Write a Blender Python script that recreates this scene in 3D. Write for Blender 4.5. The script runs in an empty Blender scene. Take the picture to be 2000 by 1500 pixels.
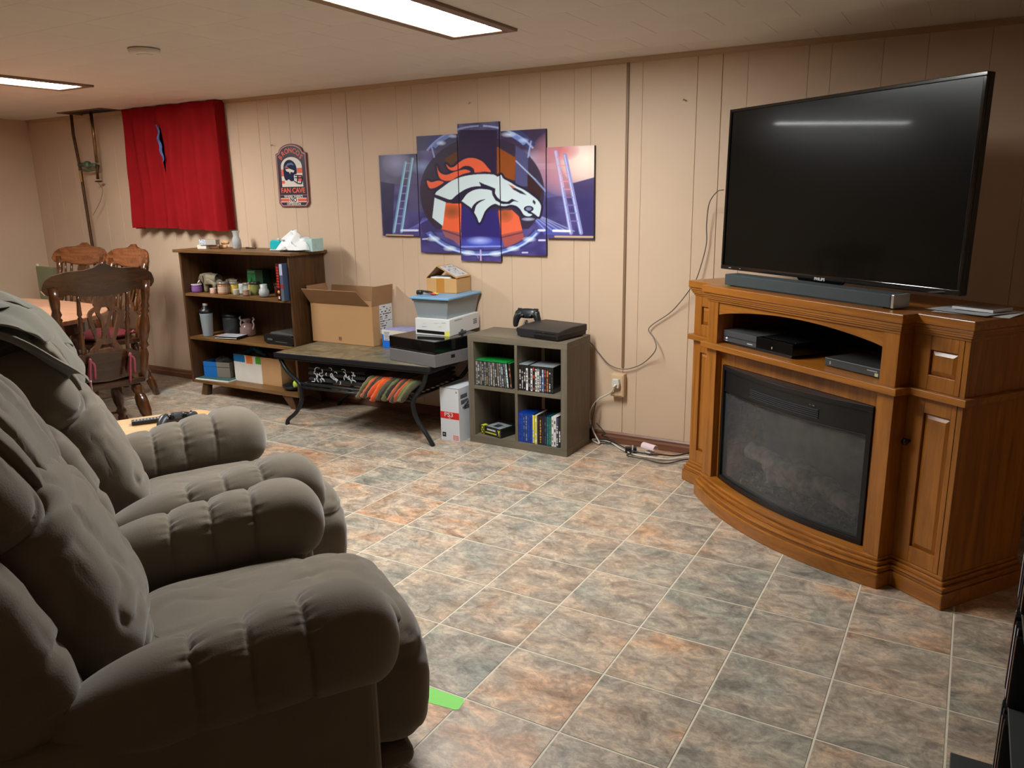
import bpy, bmesh, math, random
import numpy as np
from mathutils import Vector, Matrix, noise
random.seed(7)
C = bpy.context.scene.collection
PI = math.pi
R = math.radians

# ------------------------------------------------------------------ camera
FPX = 1539.914
CAM = Vector((0, 0, 1.42823))
ROT = ((0.8662588994, 0.4993693118, -0.0150269612),
       (-0.1043185178, 0.2102134848, 0.9720740392),
       (-0.4885828138, 0.8405001970, -0.2341927684))
cd = bpy.data.cameras.new('camera')
cam = bpy.data.objects.new('camera', cd)
C.objects.link(cam)
cd.sensor_width = 36
cd.lens = FPX / 2000 * 36
cd.clip_start = 0.02
r_, u_, f_ = (Vector(v) for v in ROT)
mw = Matrix((r_, u_, -f_)).transposed().to_4x4()
mw.translation = CAM
cam.matrix_world = mw
bpy.context.scene.camera = cam

def ray(x, y):
    return r_ * ((x - 1000) / FPX) + u_ * (-(y - 750) / FPX) + f_
def atY(x, y, Y=4.118):
    d = ray(x, y); return CAM + d * ((Y - CAM.y) / d.y)
def atZ(x, y, Z=0.0):
    d = ray(x, y); return CAM + d * ((Z - CAM.z) / d.z)

# ------------------------------------------------------------------ world and exposure
sc = bpy.context.scene
sc.view_settings.view_transform = 'Standard'
sc.view_settings.look = 'None'
sc.view_settings.gamma = 1
sc.view_settings.use_curve_mapping = False
sc.view_settings.exposure = 0.0
LAMP = 78.0            # strength of the ceiling diffusers
LAMPCOL = (1.0, 1.03, 1.01)
w = bpy.data.worlds.new('world'); sc.world = w; w.use_nodes = True
w.node_tree.nodes['Background'].inputs[0].default_value = (0.6, 0.5, 0.42, 1)
w.node_tree.nodes['Background'].inputs[1].default_value = 0.0

# ------------------------------------------------------------------ materials
def lin(c):
    return tuple(((v / 255) / 12.92 if v / 255 <= .04045 else ((v / 255 + .055) / 1.055) ** 2.4) for v in c)
def rgba(c): return (*lin(c), 1)
MATS = {}
def mat(name, col, rough=.5, metal=0., var=0., scale=15., bump=0., bscale=120., spec=.5, emit=0., alpha=1., trans=0., sheen=0., coat=0., stretch=None, detail=4):
    if name in MATS: return MATS[name]
    m = bpy.data.materials.new(name); m.use_nodes = True
    nt = m.node_tree; N = nt.nodes; L = nt.links
    b = N['Principled BSDF']
    b.inputs['Roughness'].default_value = rough
    b.inputs['Metallic'].default_value = metal
    b.inputs['Specular IOR Level'].default_value = spec
    b.inputs['Base Color'].default_value = rgba(col)
    if sheen: b.inputs['Sheen Weight'].default_value = sheen; b.inputs['Sheen Roughness'].default_value = .5
    if coat: b.inputs['Coat Weight'].default_value = coat; b.inputs['Coat Roughness'].default_value = .12
    if trans: b.inputs['Transmission Weight'].default_value = trans
    if alpha < 1: b.inputs['Alpha'].default_value = alpha
    tc = N.new('ShaderNodeTexCoord'); mp = N.new('ShaderNodeMapping')
    L.new(tc.outputs['Object'], mp.inputs[0])
    if stretch: mp.inputs['Scale'].default_value = stretch
    nz = N.new('ShaderNodeTexNoise'); nz.inputs['Scale'].default_value = scale; nz.inputs['Detail'].default_value = detail
    L.new(mp.outputs[0], nz.inputs['Vector'])
    if var:
        cr = N.new('ShaderNodeValToRGB')
        l = lin(col)
        cr.color_ramp.elements[0].position = .3; cr.color_ramp.elements[1].position = .7
        cr.color_ramp.elements[0].color = (*[v * (1 - var) for v in l], 1)
        cr.color_ramp.elements[1].color = (*[min(1, v * (1 + var)) for v in l], 1)
        L.new(nz.outputs[0], cr.inputs[0]); L.new(cr.outputs[0], b.inputs['Base Color'])
    if bump:
        n2 = N.new('ShaderNodeTexNoise'); n2.inputs['Scale'].default_value = bscale; n2.inputs['Detail'].default_value = 3
        L.new(mp.outputs[0], n2.inputs['Vector'])
        bp = N.new('ShaderNodeBump'); bp.inputs['Strength'].default_value = bump; bp.inputs['Distance'].default_value = .002
        L.new(n2.outputs[0], bp.inputs['Height']); L.new(bp.outputs[0], b.inputs['Normal'])
    if emit:
        b.inputs['Emission Color'].default_value = rgba(col); b.inputs['Emission Strength'].default_value = emit
    MATS[name] = m
    return m

def wood(name, c1, c2, axis='Z', rough=.35, scale=1., coat=0., bump=.15):
    if name in MATS: return MATS[name]
    m = bpy.data.materials.new(name); m.use_nodes = True
    nt = m.node_tree; N = nt.nodes; L = nt.links; b = N['Principled BSDF']
    b.inputs['Roughness'].default_value = rough
    if coat: b.inputs['Coat Weight'].default_value = coat; b.inputs['Coat Roughness'].default_value = .15
    tc = N.new('ShaderNodeTexCoord'); mp = N.new('ShaderNodeMapping')
    s = {'X': (1.2, 18, 18), 'Y': (18, 1.2, 18), 'Z': (18, 18, 1.2)}[axis]
    mp.inputs['Scale'].default_value = tuple(v * scale for v in s)
    L.new(tc.outputs['Object'], mp.inputs[0])
    n1 = N.new('ShaderNodeTexNoise'); n1.inputs['Scale'].default_value = 1.6; n1.inputs['Detail'].default_value = 6; n1.inputs['Distortion'].default_value = 1.2
    L.new(mp.outputs[0], n1.inputs['Vector'])
    n2 = N.new('ShaderNodeTexNoise'); n2.inputs['Scale'].default_value = 12; n2.inputs['Detail'].default_value = 4
    L.new(mp.outputs[0], n2.inputs['Vector'])
    mx = N.new('ShaderNodeMath'); mx.operation = 'MULTIPLY_ADD'; mx.inputs[1].default_value = .35
    L.new(n2.outputs[0], mx.inputs[0]); L.new(n1.outputs[0], mx.inputs[2])
    cr = N.new('ShaderNodeValToRGB'); cr.color_ramp.elements[0].position = .45; cr.color_ramp.elements[1].position = .85
    cr.color_ramp.elements[0].color = rgba(c1); cr.color_ramp.elements[1].color = rgba(c2)
    L.new(mx.outputs[0], cr.inputs[0]); L.new(cr.outputs[0], b.inputs['Base Color'])
    bp = N.new('ShaderNodeBump'); bp.inputs['Strength'].default_value = bump; bp.inputs['Distance'].default_value = .001
    L.new(n2.outputs[0], bp.inputs['Height']); L.new(bp.outputs[0], b.inputs['Normal'])
    MATS[name] = m
    return m

def emission(name, col, strength):
    m = bpy.data.materials.new(name); m.use_nodes = True
    nt = m.node_tree; N = nt.nodes; N.clear()
    e = N.new('ShaderNodeEmission'); e.inputs[0].default_value = (*col, 1); e.inputs[1].default_value = strength
    o = N.new('ShaderNodeOutputMaterial'); nt.links.new(e.outputs[0], o.inputs[0])
    return m

def slate(name, base, size=.305, ox=0., oy=0., colors=None, rough=.38, stretch=(3.3, 4.8, 4), table=False):
    """mottled slate vinyl: each tile's tint comes from its place in the grid"""
    m = bpy.data.materials.new(name); m.use_nodes = True
    nt = m.node_tree; N = nt.nodes; L = nt.links; b = N['Principled BSDF']
    g = N.new('ShaderNodeNewGeometry') if not table else N.new('ShaderNodeTexCoord')
    pos = g.outputs['Position'] if not table else g.outputs['Object']
    sub = N.new('ShaderNodeVectorMath'); sub.operation = 'SUBTRACT'; sub.inputs[1].default_value = (ox, oy, 0)
    L.new(pos, sub.inputs[0])
    sc_ = N.new('ShaderNodeVectorMath'); sc_.operation = 'MULTIPLY'; sc_.inputs[1].default_value = (1 / size, 1 / size, 0)
    L.new(sub.outputs[0], sc_.inputs[0])
    fl = N.new('ShaderNodeVectorMath'); fl.operation = 'FLOOR'; L.new(sc_.outputs[0], fl.inputs[0])
    wn = N.new('ShaderNodeTexWhiteNoise'); wn.noise_dimensions = '3D'; L.new(fl.outputs[0], wn.inputs['Vector'])
    off = N.new('ShaderNodeVectorMath'); off.operation = 'SCALE'; off.inputs[3].default_value = 9.
    L.new(wn.outputs['Color'], off.inputs[0])
    st = N.new('ShaderNodeVectorMath'); st.operation = 'MULTIPLY'; st.inputs[1].default_value = stretch
    L.new(pos, st.inputs[0])
    ad = N.new('ShaderNodeVectorMath'); ad.operation = 'ADD'; L.new(st.outputs[0], ad.inputs[0]); L.new(off.outputs[0], ad.inputs[1])
    def nz(scale, detail, dist=0, rgh=.55):
        n = N.new('ShaderNodeTexNoise'); n.inputs['Scale'].default_value = scale; n.inputs['Detail'].default_value = detail
        n.inputs['Distortion'].default_value = dist; n.inputs['Roughness'].default_value = rgh
        L.new(ad.outputs[0], n.inputs['Vector']); return n
    na = nz(1.1, 3, .6); nb = nz(2.5, 10, .9, .74); nc = nz(9., 9, 1.0, .74)
    # big patches between rust/tan and grey
    add1 = N.new('ShaderNodeMath'); add1.operation = 'MULTIPLY_ADD'; add1.inputs[1].default_value = .27 if not table else .5
    tw = N.new('ShaderNodeMath'); tw.operation = 'SUBTRACT'; tw.inputs[1].default_value = .5
    L.new(wn.outputs['Value'], tw.inputs[0]); L.new(tw.outputs[0], add1.inputs[0]); L.new(na.outputs[0], add1.inputs[2])
    c = colors or [(151, 149, 139), (168, 156, 143), (178, 158, 140), (188, 149, 120)]
    cr = N.new('ShaderNodeValToRGB'); e = cr.color_ramp.elements
    e[0].position = .28; e[0].color = rgba(c[0]); e[1].position = .74; e[1].color = rgba(c[3])
    x = e.new(.44); x.color = rgba(c[1]); x = e.new(.58); x.color = rgba(c[2])
    L.new(add1.outputs[0], cr.inputs[0])
    # light and dark veining
    cr2 = N.new('ShaderNodeValToRGB'); e = cr2.color_ramp.elements
    e[0].position = .34; e[0].color = (.38, .37, .36, 1); e[1].position = .64; e[1].color = (1.5, 1.46, 1.38, 1)
    x = e.new(.5); x.color = (.92, .92, .92, 1)
    L.new(nb.outputs[0], cr2.inputs[0])
    mul = N.new('ShaderNodeMixRGB'); mul.blend_type = 'MULTIPLY'; mul.inputs[0].default_value = .85
    L.new(cr.outputs[0], mul.inputs[1]); L.new(cr2.outputs[0], mul.inputs[2])
    cr3 = N.new('ShaderNodeValToRGB'); e = cr3.color_ramp.elements
    e[0].position = .36; e[0].color = (.55, .53, .5, 1); e[1].position = .62; e[1].color = (1.25, 1.22, 1.15, 1)
    L.new(nc.outputs[0], cr3.inputs[0])
    mul2 = N.new('ShaderNodeMixRGB'); mul2.blend_type = 'MULTIPLY'; mul2.inputs[0].default_value = .75
    L.new(mul.outputs[0], mul2.inputs[1]); L.new(cr3.outputs[0], mul2.inputs[2])
    tint = N.new('ShaderNodeMixRGB'); tint.blend_type = 'MULTIPLY'; tint.inputs[0].default_value = 1; tint.inputs[2].default_value = (base, base, base, 1)
    L.new(mul2.outputs[0], tint.inputs[1])
    L.new(tint.outputs[0], b.inputs['Base Color'])
    b.inputs['Roughness'].default_value = rough
    bp = N.new('ShaderNodeBump'); bp.inputs['Strength'].default_value = .25; bp.inputs['Distance'].default_value = .002
    L.new(nc.outputs[0], bp.inputs['Height']); L.new(bp.outputs[0], b.inputs['Normal'])
    MATS[name] = m
    return m

# ------------------------------------------------------------------ mesh helpers
class MB:
    def __init__(s): s.v = []; s.f = []; s.m = []; s.sm = []; s.T = Matrix(); s.mi = 0; s.smooth = False
    def add(s, vs, fs):
        o = len(s.v)
        s.v += [tuple(s.T @ Vector(p)) for p in vs]
        s.f += [tuple(i + o for i in f) for f in fs]; s.m += [s.mi] * len(fs); s.sm += [s.smooth] * len(fs)
        return s
    def box(s, x0, x1, y0, y1, z0, z1):
        return s.add([(x0,y0,z0),(x1,y0,z0),(x1,y1,z0),(x0,y1,z0),(x0,y0,z1),(x1,y0,z1),(x1,y1,z1),(x0,y1,z1)],
                     [(0,3,2,1),(4,5,6,7),(0,1,5,4),(1,2,6,5),(2,3,7,6),(3,0,4,7)])
    def prism(s, poly, a, b, axis='Y'):
        """poly in the two other axes, extruded from a to b"""
        n = len(poly)
        P = {'Y': lambda p, t: (p[0], t, p[1]), 'Z': lambda p, t: (p[0], p[1], t), 'X': lambda p, t: (t, p[0], p[1])}[axis]
        vs = [P(p, a) for p in poly] + [P(p, b) for p in poly]
        fs = [tuple(range(n)), tuple(range(2 * n - 1, n - 1, -1))] + [(i, i + n, (i + 1) % n + n, (i + 1) % n) for i in range(n)]
        return s.add(vs, fs)
    def lathe(s, prof, seg=16, o=(0, 0, 0), M=None, capb=True, capt=True):
        sm = s.smooth; s.smooth = True
        M = M or Matrix(); vs = []; fs = []
        for r, z in prof:
            for k in range(seg):
                a = 2 * PI * k / seg; vs.append(tuple(M @ Vector((r * math.cos(a), r * math.sin(a), z)) + Vector(o)))
        n = len(prof)
        for i in range(n - 1):
            for k in range(seg):
                a = i * seg + k; b = i * seg + (k + 1) % seg; fs.append((a, b, b + seg, a + seg))
        if capb: fs.append(tuple(range(seg - 1, -1, -1)))
        if capt: fs.append(tuple(range((n - 1) * seg, n * seg)))
        s.add(vs, fs); s.smooth = sm; return s
    def rod(s, a, b, prof, seg=12):
        """lathe a profile [(radius, t 0..1)] from point a to point b"""
        a = Vector(a); b = Vector(b); d = b - a; q = d.to_track_quat('Z', 'Y').to_matrix().to_4x4()
        return s.lathe([(r, t * d.length) for r, t in prof], seg, a, q)
    def tube(s, pts, r, seg=8, closed=False, flat=None):
        sm = s.smooth; s.smooth = True
        P = [Vector(p) for p in pts]; n = len(P); vs = []; fs = []
        up = Vector((0, 0, 1)); prev = None
        for i in range(n):
            t = (P[(i + 1) % n] - P[i - 1]) if closed else (P[min(i + 1, n - 1)] - P[max(i - 1, 0)])
            if t.length < 1e-9: t = Vector((0, 0, 1))
            t.normalize()
            if prev is None:
                prev = t.cross(up) if abs(t.dot(up)) < .95 else t.cross(Vector((1, 0, 0)))
            sd = prev - t * prev.dot(t); sd.normalize(); prev = sd; u2 = t.cross(sd)
            rr = r[i] if isinstance(r, (list, tuple)) else r
            for k in range(seg):
                a = 2 * PI * k / seg
                vs.append(tuple(P[i] + sd * (rr * math.cos(a)) + u2 * (rr * (flat or 1) * math.sin(a))))
        for i in range(n if closed else n - 1):
            for k in range(seg):
                a = i * seg + k; b = i * seg + (k + 1) % seg; c = ((i + 1) % n) * seg
                fs.append((a, b, c + (k + 1) % seg, c + k))
        if not closed: fs += [tuple(range(seg - 1, -1, -1)), tuple(range((n - 1) * seg, n * seg))]
        s.add(vs, fs); s.smooth = sm; return s
    def grid(s, fn, nu, nv, cu=False, cv=False):
        sm = s.smooth; s.smooth = True
        vs = [tuple(fn(i / (nu if cu else nu - 1), j / (nv if cv else nv - 1))) for i in range(nu) for j in range(nv)]
        fs = []
        for i in range(nu if cu else nu - 1):
            for j in range(nv if cv else nv - 1):
                a = i * nv + j; b = i * nv + (j + 1) % nv; c = ((i + 1) % nu) * nv + (j + 1) % nv; d = ((i + 1) % nu) * nv + j
                fs.append((a, b, c, d))
        s.add(vs, fs); s.smooth = sm; return s
    def build(s, name, mats, parent=None, bevel=0, seg=2, label=None, clean=False):
        me = bpy.data.meshes.new(name); me.from_pydata(s.v, [], s.f)
        mats = mats if isinstance(mats, (list, tuple)) else [mats]
        for m in mats: me.materials.append(m)
        me.polygons.foreach_set('material_index', s.m); me.polygons.foreach_set('use_smooth', s.sm)
        bm = bmesh.new(); bm.from_mesh(me)
        if clean: bmesh.ops.remove_doubles(bm, verts=bm.verts, dist=1e-5)
        bmesh.ops.recalc_face_normals(bm, faces=bm.faces)
        if bevel:
            es = [e for e in bm.edges if len(e.link_faces) == 2 and e.calc_face_angle(0) > R(28)]
            bmesh.ops.bevel(bm, geom=es, offset=bevel, segments=seg, profile=.5, affect='EDGES', clamp_overlap=True)
            for f in bm.faces:
                if f.calc_area() < bevel * 2.5: pass
        bm.to_mesh(me); bm.free(); me.update()
        o = bpy.data.objects.new(name, me); C.objects.link(o)
        if parent: o.parent = parent
        if label: o['label'] = label
        if any(k in name for k in ('spine_print', 'white_print', 'label_print', 'sticker_print', 'flap_print', 'title_', 'fine_print', '_letters', 'buttons', 'mark_lines', 'top_vents', 'vent_grille')): o['kind'] = 'stuff'
        return o

def boxes(name, lst, m, parent, bevel=0):
    return [MB().box(*b).build(name, m, parent, bevel=bevel) for b in lst]

def smooth_pts(P, n=6, closed=False):
    P = [Vector(p) for p in P]; out = []; N_ = len(P)
    rng = range(N_) if closed else range(N_ - 1)
    for i in rng:
        p0 = P[i - 1] if (closed or i) else P[0]; p1 = P[i]; p2 = P[(i + 1) % N_]; p3 = P[(i + 2) % N_] if (closed or i + 2 < N_) else P[-1]
        for k in range(n):
            t = k / n
            out.append(.5 * ((2 * p1) + (-p0 + p2) * t + (2 * p0 - 5 * p1 + 4 * p2 - p3) * t * t + (-p0 + 3 * p1 - 3 * p2 + p3) * t ** 3))
    if not closed: out.append(P[-1])
    return out

def thing(name, label, cat, loc=(0, 0, 0), rz=0., group=None):
    o = bpy.data.objects.new(name, None); C.objects.link(o); o.location = loc; o.rotation_euler = (0, 0, rz)
    o.empty_display_size = .1
    o['label'] = label; o['category'] = cat
    if group: o['group'] = group
    return o
def tag(o, label, cat, group=None):
    o['label'] = label; o['category'] = cat
    if group: o['group'] = group
    return o
def struct(o): o['kind'] = 'structure'; return o
def dup(root, loc, rz, label, group=None, tilt=None):
    r = root.copy(); C.objects.link(r); r.location = loc; r.rotation_euler = (0, 0, rz)
    r['label'] = label
    if group: r['group'] = group
    for ch in list(root.children):
        c = ch.copy(); C.objects.link(c); c.parent = r
        for g in ch.children:
            d = g.copy(); C.objects.link(d); d.parent = c
    return r
def text_mesh(s, size, extr=.0006, align='CENTER', bold=0., xs=1.):
    cu = bpy.data.curves.new('lettering', 'FONT'); cu.body = s; cu.size = size; cu.extrude = extr; cu.align_x = align; cu.align_y = 'CENTER'
    cu.offset = bold; cu.resolution_u = 3
    ob = bpy.data.objects.new('lettering', cu); C.objects.link(ob)
    dg = bpy.context.evaluated_depsgraph_get(); dg.update()
    me = bpy.data.meshes.new_from_object(ob.evaluated_get(dg)); bpy.data.objects.remove(ob)
    if xs != 1:
        for v in me.vertices: v.co.x *= xs
    return me
def lettering(s, size, m, parent, M, bold=0., xs=1., name='lettering', extr=.0006):
    me = text_mesh(s, size, extr, bold=bold, xs=xs); me.transform(M); me.materials.clear(); me.materials.append(m)
    o = bpy.data.objects.new(name, me); C.objects.link(o); o.parent = parent
    return o
def RX(a): return Matrix.Rotation(a, 4, 'X')
def RY(a): return Matrix.Rotation(a, 4, 'Y')
def RZ(a): return Matrix.Rotation(a, 4, 'Z')
def TR(x, y, z): return Matrix.Translation((x, y, z))
FRONT = RX(PI / 2)     # text that faces -y

# ================================================================== THE ROOM
H = 2.11; YW = 4.125; XL = -7.22; XR = 1.05; YF = -2.4
m_wall = mat('wall_paint', (205, 177, 150), rough=.55, var=.03, scale=3, bump=.08, bscale=60)
m_groove = mat('groove_paint', (166, 137, 108), rough=.7)
m_ceil = mat('ceiling_tile_paint', (226, 218, 207), rough=.8, var=.03, scale=2, bump=.15, bscale=200)
m_seam = mat('ceiling_seam', (176, 164, 148), rough=.9)
m_base = wood('baseboard_wood', (92, 56, 40), (128, 82, 58), 'X', rough=.4)
m_grout = mat('grout', (206, 198, 178), rough=.7, var=.06, scale=40)
S = .305; FX = -1.1460; FY = 1.6721 - .305 * 0
m_floor = slate('slate_vinyl', 1.0, S, FX - S * 40, FY - S * 40)

g = MB().box(XL, XR, YF, YW, -.05, -.0012).build('floor', m_grout); struct(g)
floor = g
gap = .0030
tm = MB().box(gap, S - gap, gap, S - gap, -.0012, 0).build('tile', m_floor, floor, bevel=.0006, seg=1)
tile_mesh = tm.data; bpy.data.objects.remove(tm)
cells = []
for i in range(-22, 9):
    for j in range(-15, 9):
        x = FX + i * S; y = FY + j * S
        if x < XL - S or x > XR or y > YW or y < YF - S: continue
        c = Vector((x + S / 2, y + S / 2, 0)) - CAM
        dz = c.dot(f_)
        px = 1000 + FPX * c.dot(r_) / dz if dz > .1 else -9999
        py = 750 - FPX * c.dot(u_) / dz if dz > .1 else 9999
        vis = dz > .1 and -150 < px < 2150 and py < 1720
        # hidden under the recliners
        cells.append((0 if vis else 1, dz, x, y))
cells.sort()
stuff = MB()
for k, (hid, dz, x, y) in enumerate(cells):
    full = x >= XL and x + S <= XR and y + S <= YW and y >= YF
    if k < 285 and not hid and full:
        o = bpy.data.objects.new('tile', tile_mesh); C.objects.link(o); o.parent = floor; o.location = (x, y, 0)
    else:
        x0 = max(x + gap, XL); x1 = min(x + S - gap, XR); y0 = max(y + gap, YF); y1 = min(y + S - gap, YW)
        if x1 - x0 > .01 and y1 - y0 > .01: stuff.box(x0, x1, y0, y1, -.0012, 0)
o = stuff.build('floor_tiles', m_floor, floor); o['kind'] = 'stuff'

# ceiling: slab with glued twelve-inch tiles laid in a brick bond
LX = ((-2.11, -1.77), (-5.06, -4.73)); LY = (1.90, 3.14)
hatch = (-6.40, -5.84, 3.90, YW)
ceil = MB().box(XL, XR, YF, YW, H + .006, H + .12).build('ceiling', m_seam); struct(ceil)
cg = .0007
rows = []
def cut(x0, x1, y0, y1):
    """pieces of a tile left beside the lamp recesses"""
    out = [(x0, x1, y0, y1)]
    holes = [(a, b, LY[0], LY[1]) for a, b in LX] + [hatch]
    for hx0, hx1, hy0, hy1 in holes:
        nxt = []
        for (a, b, c, d) in out:
            if b <= hx0 or a >= hx1 or d <= hy0 or c >= hy1: nxt.append((a, b, c, d)); continue
            if a < hx0: nxt.append((a, hx0, c, d))
            if b > hx1: nxt.append((hx1, b, c, d))
            aa, bb = max(a, hx0), min(b, hx1)
            if c < hy0: nxt.append((aa, bb, c, hy0))
            if d > hy1: nxt.append((aa, bb, hy1, d))
        out = nxt
    return out
cst = MB(); cnt = 0; cm = {}
ctl = []
for j in range(-22, 3):
    y0 = 3.585 + j * S; y1 = min(y0 + S, YW)
    if y1 <= YF: continue
    for i in range(-24, 9):
        x0 = -.855 + (0 if j % 2 == 0 else .1525) + i * S; x1 = x0 + S
        if x1 <= XL or x0 >= XR: continue
        x0c, x1c, y0c = max(x0, XL), min(x1, XR), max(y0, YF)
        for q in cut(x0c, x1c, y0c, y1):
            ctl.append((q, y0c))
ctl.sort(key=lambda t: -t[1])
n_ceil = 0
for q, yy in ctl:
    wx, wy = q[1] - q[0], q[3] - q[2]
    if wx < .004 or wy < .004: continue
    c = Vector(((q[0] + q[1]) / 2, (q[2] + q[3]) / 2, H)) - CAM; dz = c.dot(f_)
    vis = dz > .2 and -100 < 1000 + FPX * c.dot(r_) / dz < 2100 and 750 - FPX * c.dot(u_) / dz > -60
    if vis and n_ceil < 290:
        n_ceil += 1
        key = (round(wx, 3), round(wy, 3))
        if key not in cm:
            t = MB().box(cg, wx - cg, cg, wy - cg, 0, .006).build('ceiling_tile', m_ceil); cm[key] = t.data; bpy.data.objects.remove(t)
        o = bpy.data.objects.new('ceiling_tile', cm[key]); C.objects.link(o); o.parent = ceil; o.location = (q[0], q[2], H)
    else:
        cst.box(q[0] + cg, q[1] - cg, q[2] + cg, q[3] - cg, H, H + .006)
o = cst.build('ceiling_tiles', m_ceil, ceil); o['kind'] = 'stuff'

# walls. The long wall is sheet panelling painted over: planks with grooves between them
wb = MB().box(XL - .1, XR + .1, YW + .004, YW + .12, -.05, H + .12).build('wall_back', m_groove); struct(wb)
gro = [-7.05, -6.86, -6.63, -6.53, -6.26, -6.06, -5.86, -5.64, -5.43, -5.24, -5.03, -4.82, -4.62, -4.415, -4.311, -4.117, -4.009, -3.731, -3.606, -3.486,
       -3.2, -3.08, -2.88, -2.60, -2.385, -2.185, -1.975, -1.876, -1.662, -1.581, -1.29, -1.164, -1.039, -.759, -.659, -.44, -.26, -.02, .16, .36, .55, .78]
dark_g = {-3.606: .0035, -1.164: .003, -1.662: .004, -1.29: .0018}
xs = [XL] + gro + [XR]
for a, b in zip(xs, xs[1:]):
    ga = dark_g.get(a, .0009) / 2; gb = dark_g.get(b, .0009) / 2
    MB().box(a + ga, b - gb, YW, YW + .006, 0, H).build('plank', m_wall, wb, bevel=.0012, seg=1)
struct(MB().box(XL - .12, XL, YF, YW, -.05, H + .12).build('wall_left', m_wall))
struct(MB().box(XR, XR + .12, YF, YW, -.05, H + .12).build('wall_right', m_wall))
struct(MB().box(XL - .12, XR + .12, YF - .12, YF, -.05, H + .12).build('wall_front', m_wall))
# baseboards with a stepped profile
bp_ = [(YW, 0), (YW - .014, 0), (YW - .014, .035), (YW - .010, .045), (YW - .010, .056), (YW - .004, .066), (YW, .066)]
struct(MB().prism(bp_, XL, XR, 'X').build('baseboard_back', m_base))
struct(MB().box(XL, XL + .012, YF, YW - .015, 0, .066).build('baseboard_left', m_base, bevel=.002))
# batten over the panel seam, cove at the ceiling, corner strip
m_batten = mat('batten_paint', (128, 98, 68), rough=.5)
struct(MB().box(-1.671, -1.655, YW - .006, YW, .455, H - .022).build('trim_1', m_batten, bevel=.002))
cv = [(YW, H), (YW - .018, H), (YW - .016, H - .008), (YW - .007, H - .02), (YW, H - .026)]
struct(MB().prism(cv, XL, XR, 'X').build('trim_2', mat('cove_paint', (176, 144, 110), rough=.5)))
m_nail = mat('nail_metal', (200, 190, 170), rough=.3, metal=.8)
for k, (px, py, nm, lab) in enumerate([(1335, 194, 'wall_hook', 'small white screw left in the wall above the power cord'),
                                  (918, 200, 'nail', 'bare nail in the wall above the centre of the picture panels'),
                                  (533, 283, 'nail', 'bent nail in the wall at the upper left of the arched sign')]):
    p = atY(px, py, YW)
    mb = MB(); mb.rod((p.x, YW + .002, p.z), (p.x + .006, YW - .022, p.z - .004), [(.002, 0), (.002, .85), (.0055, .86), (.0055, 1)], 8)
    tag(mb.build(nm, m_nail), lab, 'nail')

# ceiling lights
m_lamp = emission('lamp_diffuser', LAMPCOL, LAMP)
m_lframe = mat('lamp_frame_bronze', (132, 104, 78), rough=.45, metal=.2)
labs = ['long recessed ceiling light nearest the television side of the room', 'long recessed ceiling light over the dining table end']
for (x0, x1), lb in zip(LX, labs):
    t = thing('ceiling_light', lb, 'ceiling light', ((x0 + x1) / 2, (LY[0] + LY[1]) / 2, H - .012), 0, 'recessed ceiling lights')
    hw = (x1 - x0) / 2; hl = (LY[1] - LY[0]) / 2
    for nm, bx in (('frame', None),):
        mb = MB()
        fr = .048; top = .024
        mb.box(-hw, -hw + fr, -hl, hl, 0, top); mb.box(hw - fr, hw, -hl, hl, 0, top)
        mb.box(-hw + fr, hw - fr, -hl, -hl + fr, 0, top); mb.box(-hw + fr, hw - fr, hl - fr, hl, 0, top)
        mb.build('frame', m_lframe, t, bevel=.003)
    MB().box(-hw + fr, hw - fr, -hl + fr, hl - fr, .006, .012).build('diffuser', m_lamp, t)

# smoke detector
p = atZ(281, 95, H)
t = thing('smoke_detector', 'round white smoke detector on the ceiling between the two lights', 'smoke detector', (p.x, p.y, H))
m_wht = mat('white_plastic', (214, 206, 190), rough=.45)
m_det = mat('detector_shell', (226, 218, 207), rough=.6)
MB().lathe([(.055, -.026), (.062, -.024), (.068, -.016), (.07, 0)], 32).build('housing', m_det, t)
MB().lathe([(.03, -.03), (.034, -.028), (.036, -.026)], 24).build('cap', m_det, t)
MB().lathe([(.066, -.0065), (.0702, -.005), (.0702, -.002), (.066, -.001)], 32, capb=False, capt=False).build('shadow_ring', mat('ring_shade', (120, 104, 86), rough=.6), t)  # darker ring paints the thin shadow line around the housing

# hatch with water pipes
m_hatch = mat('hatch_edge', (120, 88, 56), rough=.6, var=.15)
t = thing('pipe_hatch', 'brown edged opening in the ceiling where the water pipes come down', 'hatch', (-6.12, 4.0, H))
mb = MB(); x0, x1, y0, y1 = hatch; cx, cy = -6.12, 4.0
mb.box(x0 - cx, x1 - cx, y0 - cy, y0 - cy + .014, -.008, .006); mb.box(x0 - cx, x0 - cx + .014, y0 - cy, YW - cy, -.008, .006); mb.box(x1 - cx - .014, x1 - cx, y0 - cy, YW - cy, -.008, .006)
mb.build('frame', m_hatch, t)
MB().box(x0 - cx, x1 - cx, y0 - cy, YW - cy - .001, .0035, .006).build('recess_shade', mat('hatch_shade', (40, 28, 18), rough=.9), t)  # dark sheet painted in place of the shade inside the opening
m_iron = mat('old_iron', (78, 54, 34), rough=.55, metal=.6, var=.3, scale=30)
m_copper = mat('brass_pipe', (150, 122, 84), rough=.3, metal=.85, var=.2, scale=25)
m_verd = mat('valve_green', (96, 108, 84), rough=.5, metal=.4, var=.2, scale=60)
Yp = 4.05
t = thing('water_pipe', 'old brown water pipes with a cross valve on the wall left of the curtain', 'pipe', (-6.4, Yp, 1.0))
def L_(x, y, Y=Yp): q = atY(x, y, Y); return (q.x + 6.4, Y - Yp, q.z - 1.0)
q0 = L_(138, 217); q1 = L_(156, 325); q2 = L_(182, 490)
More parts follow.
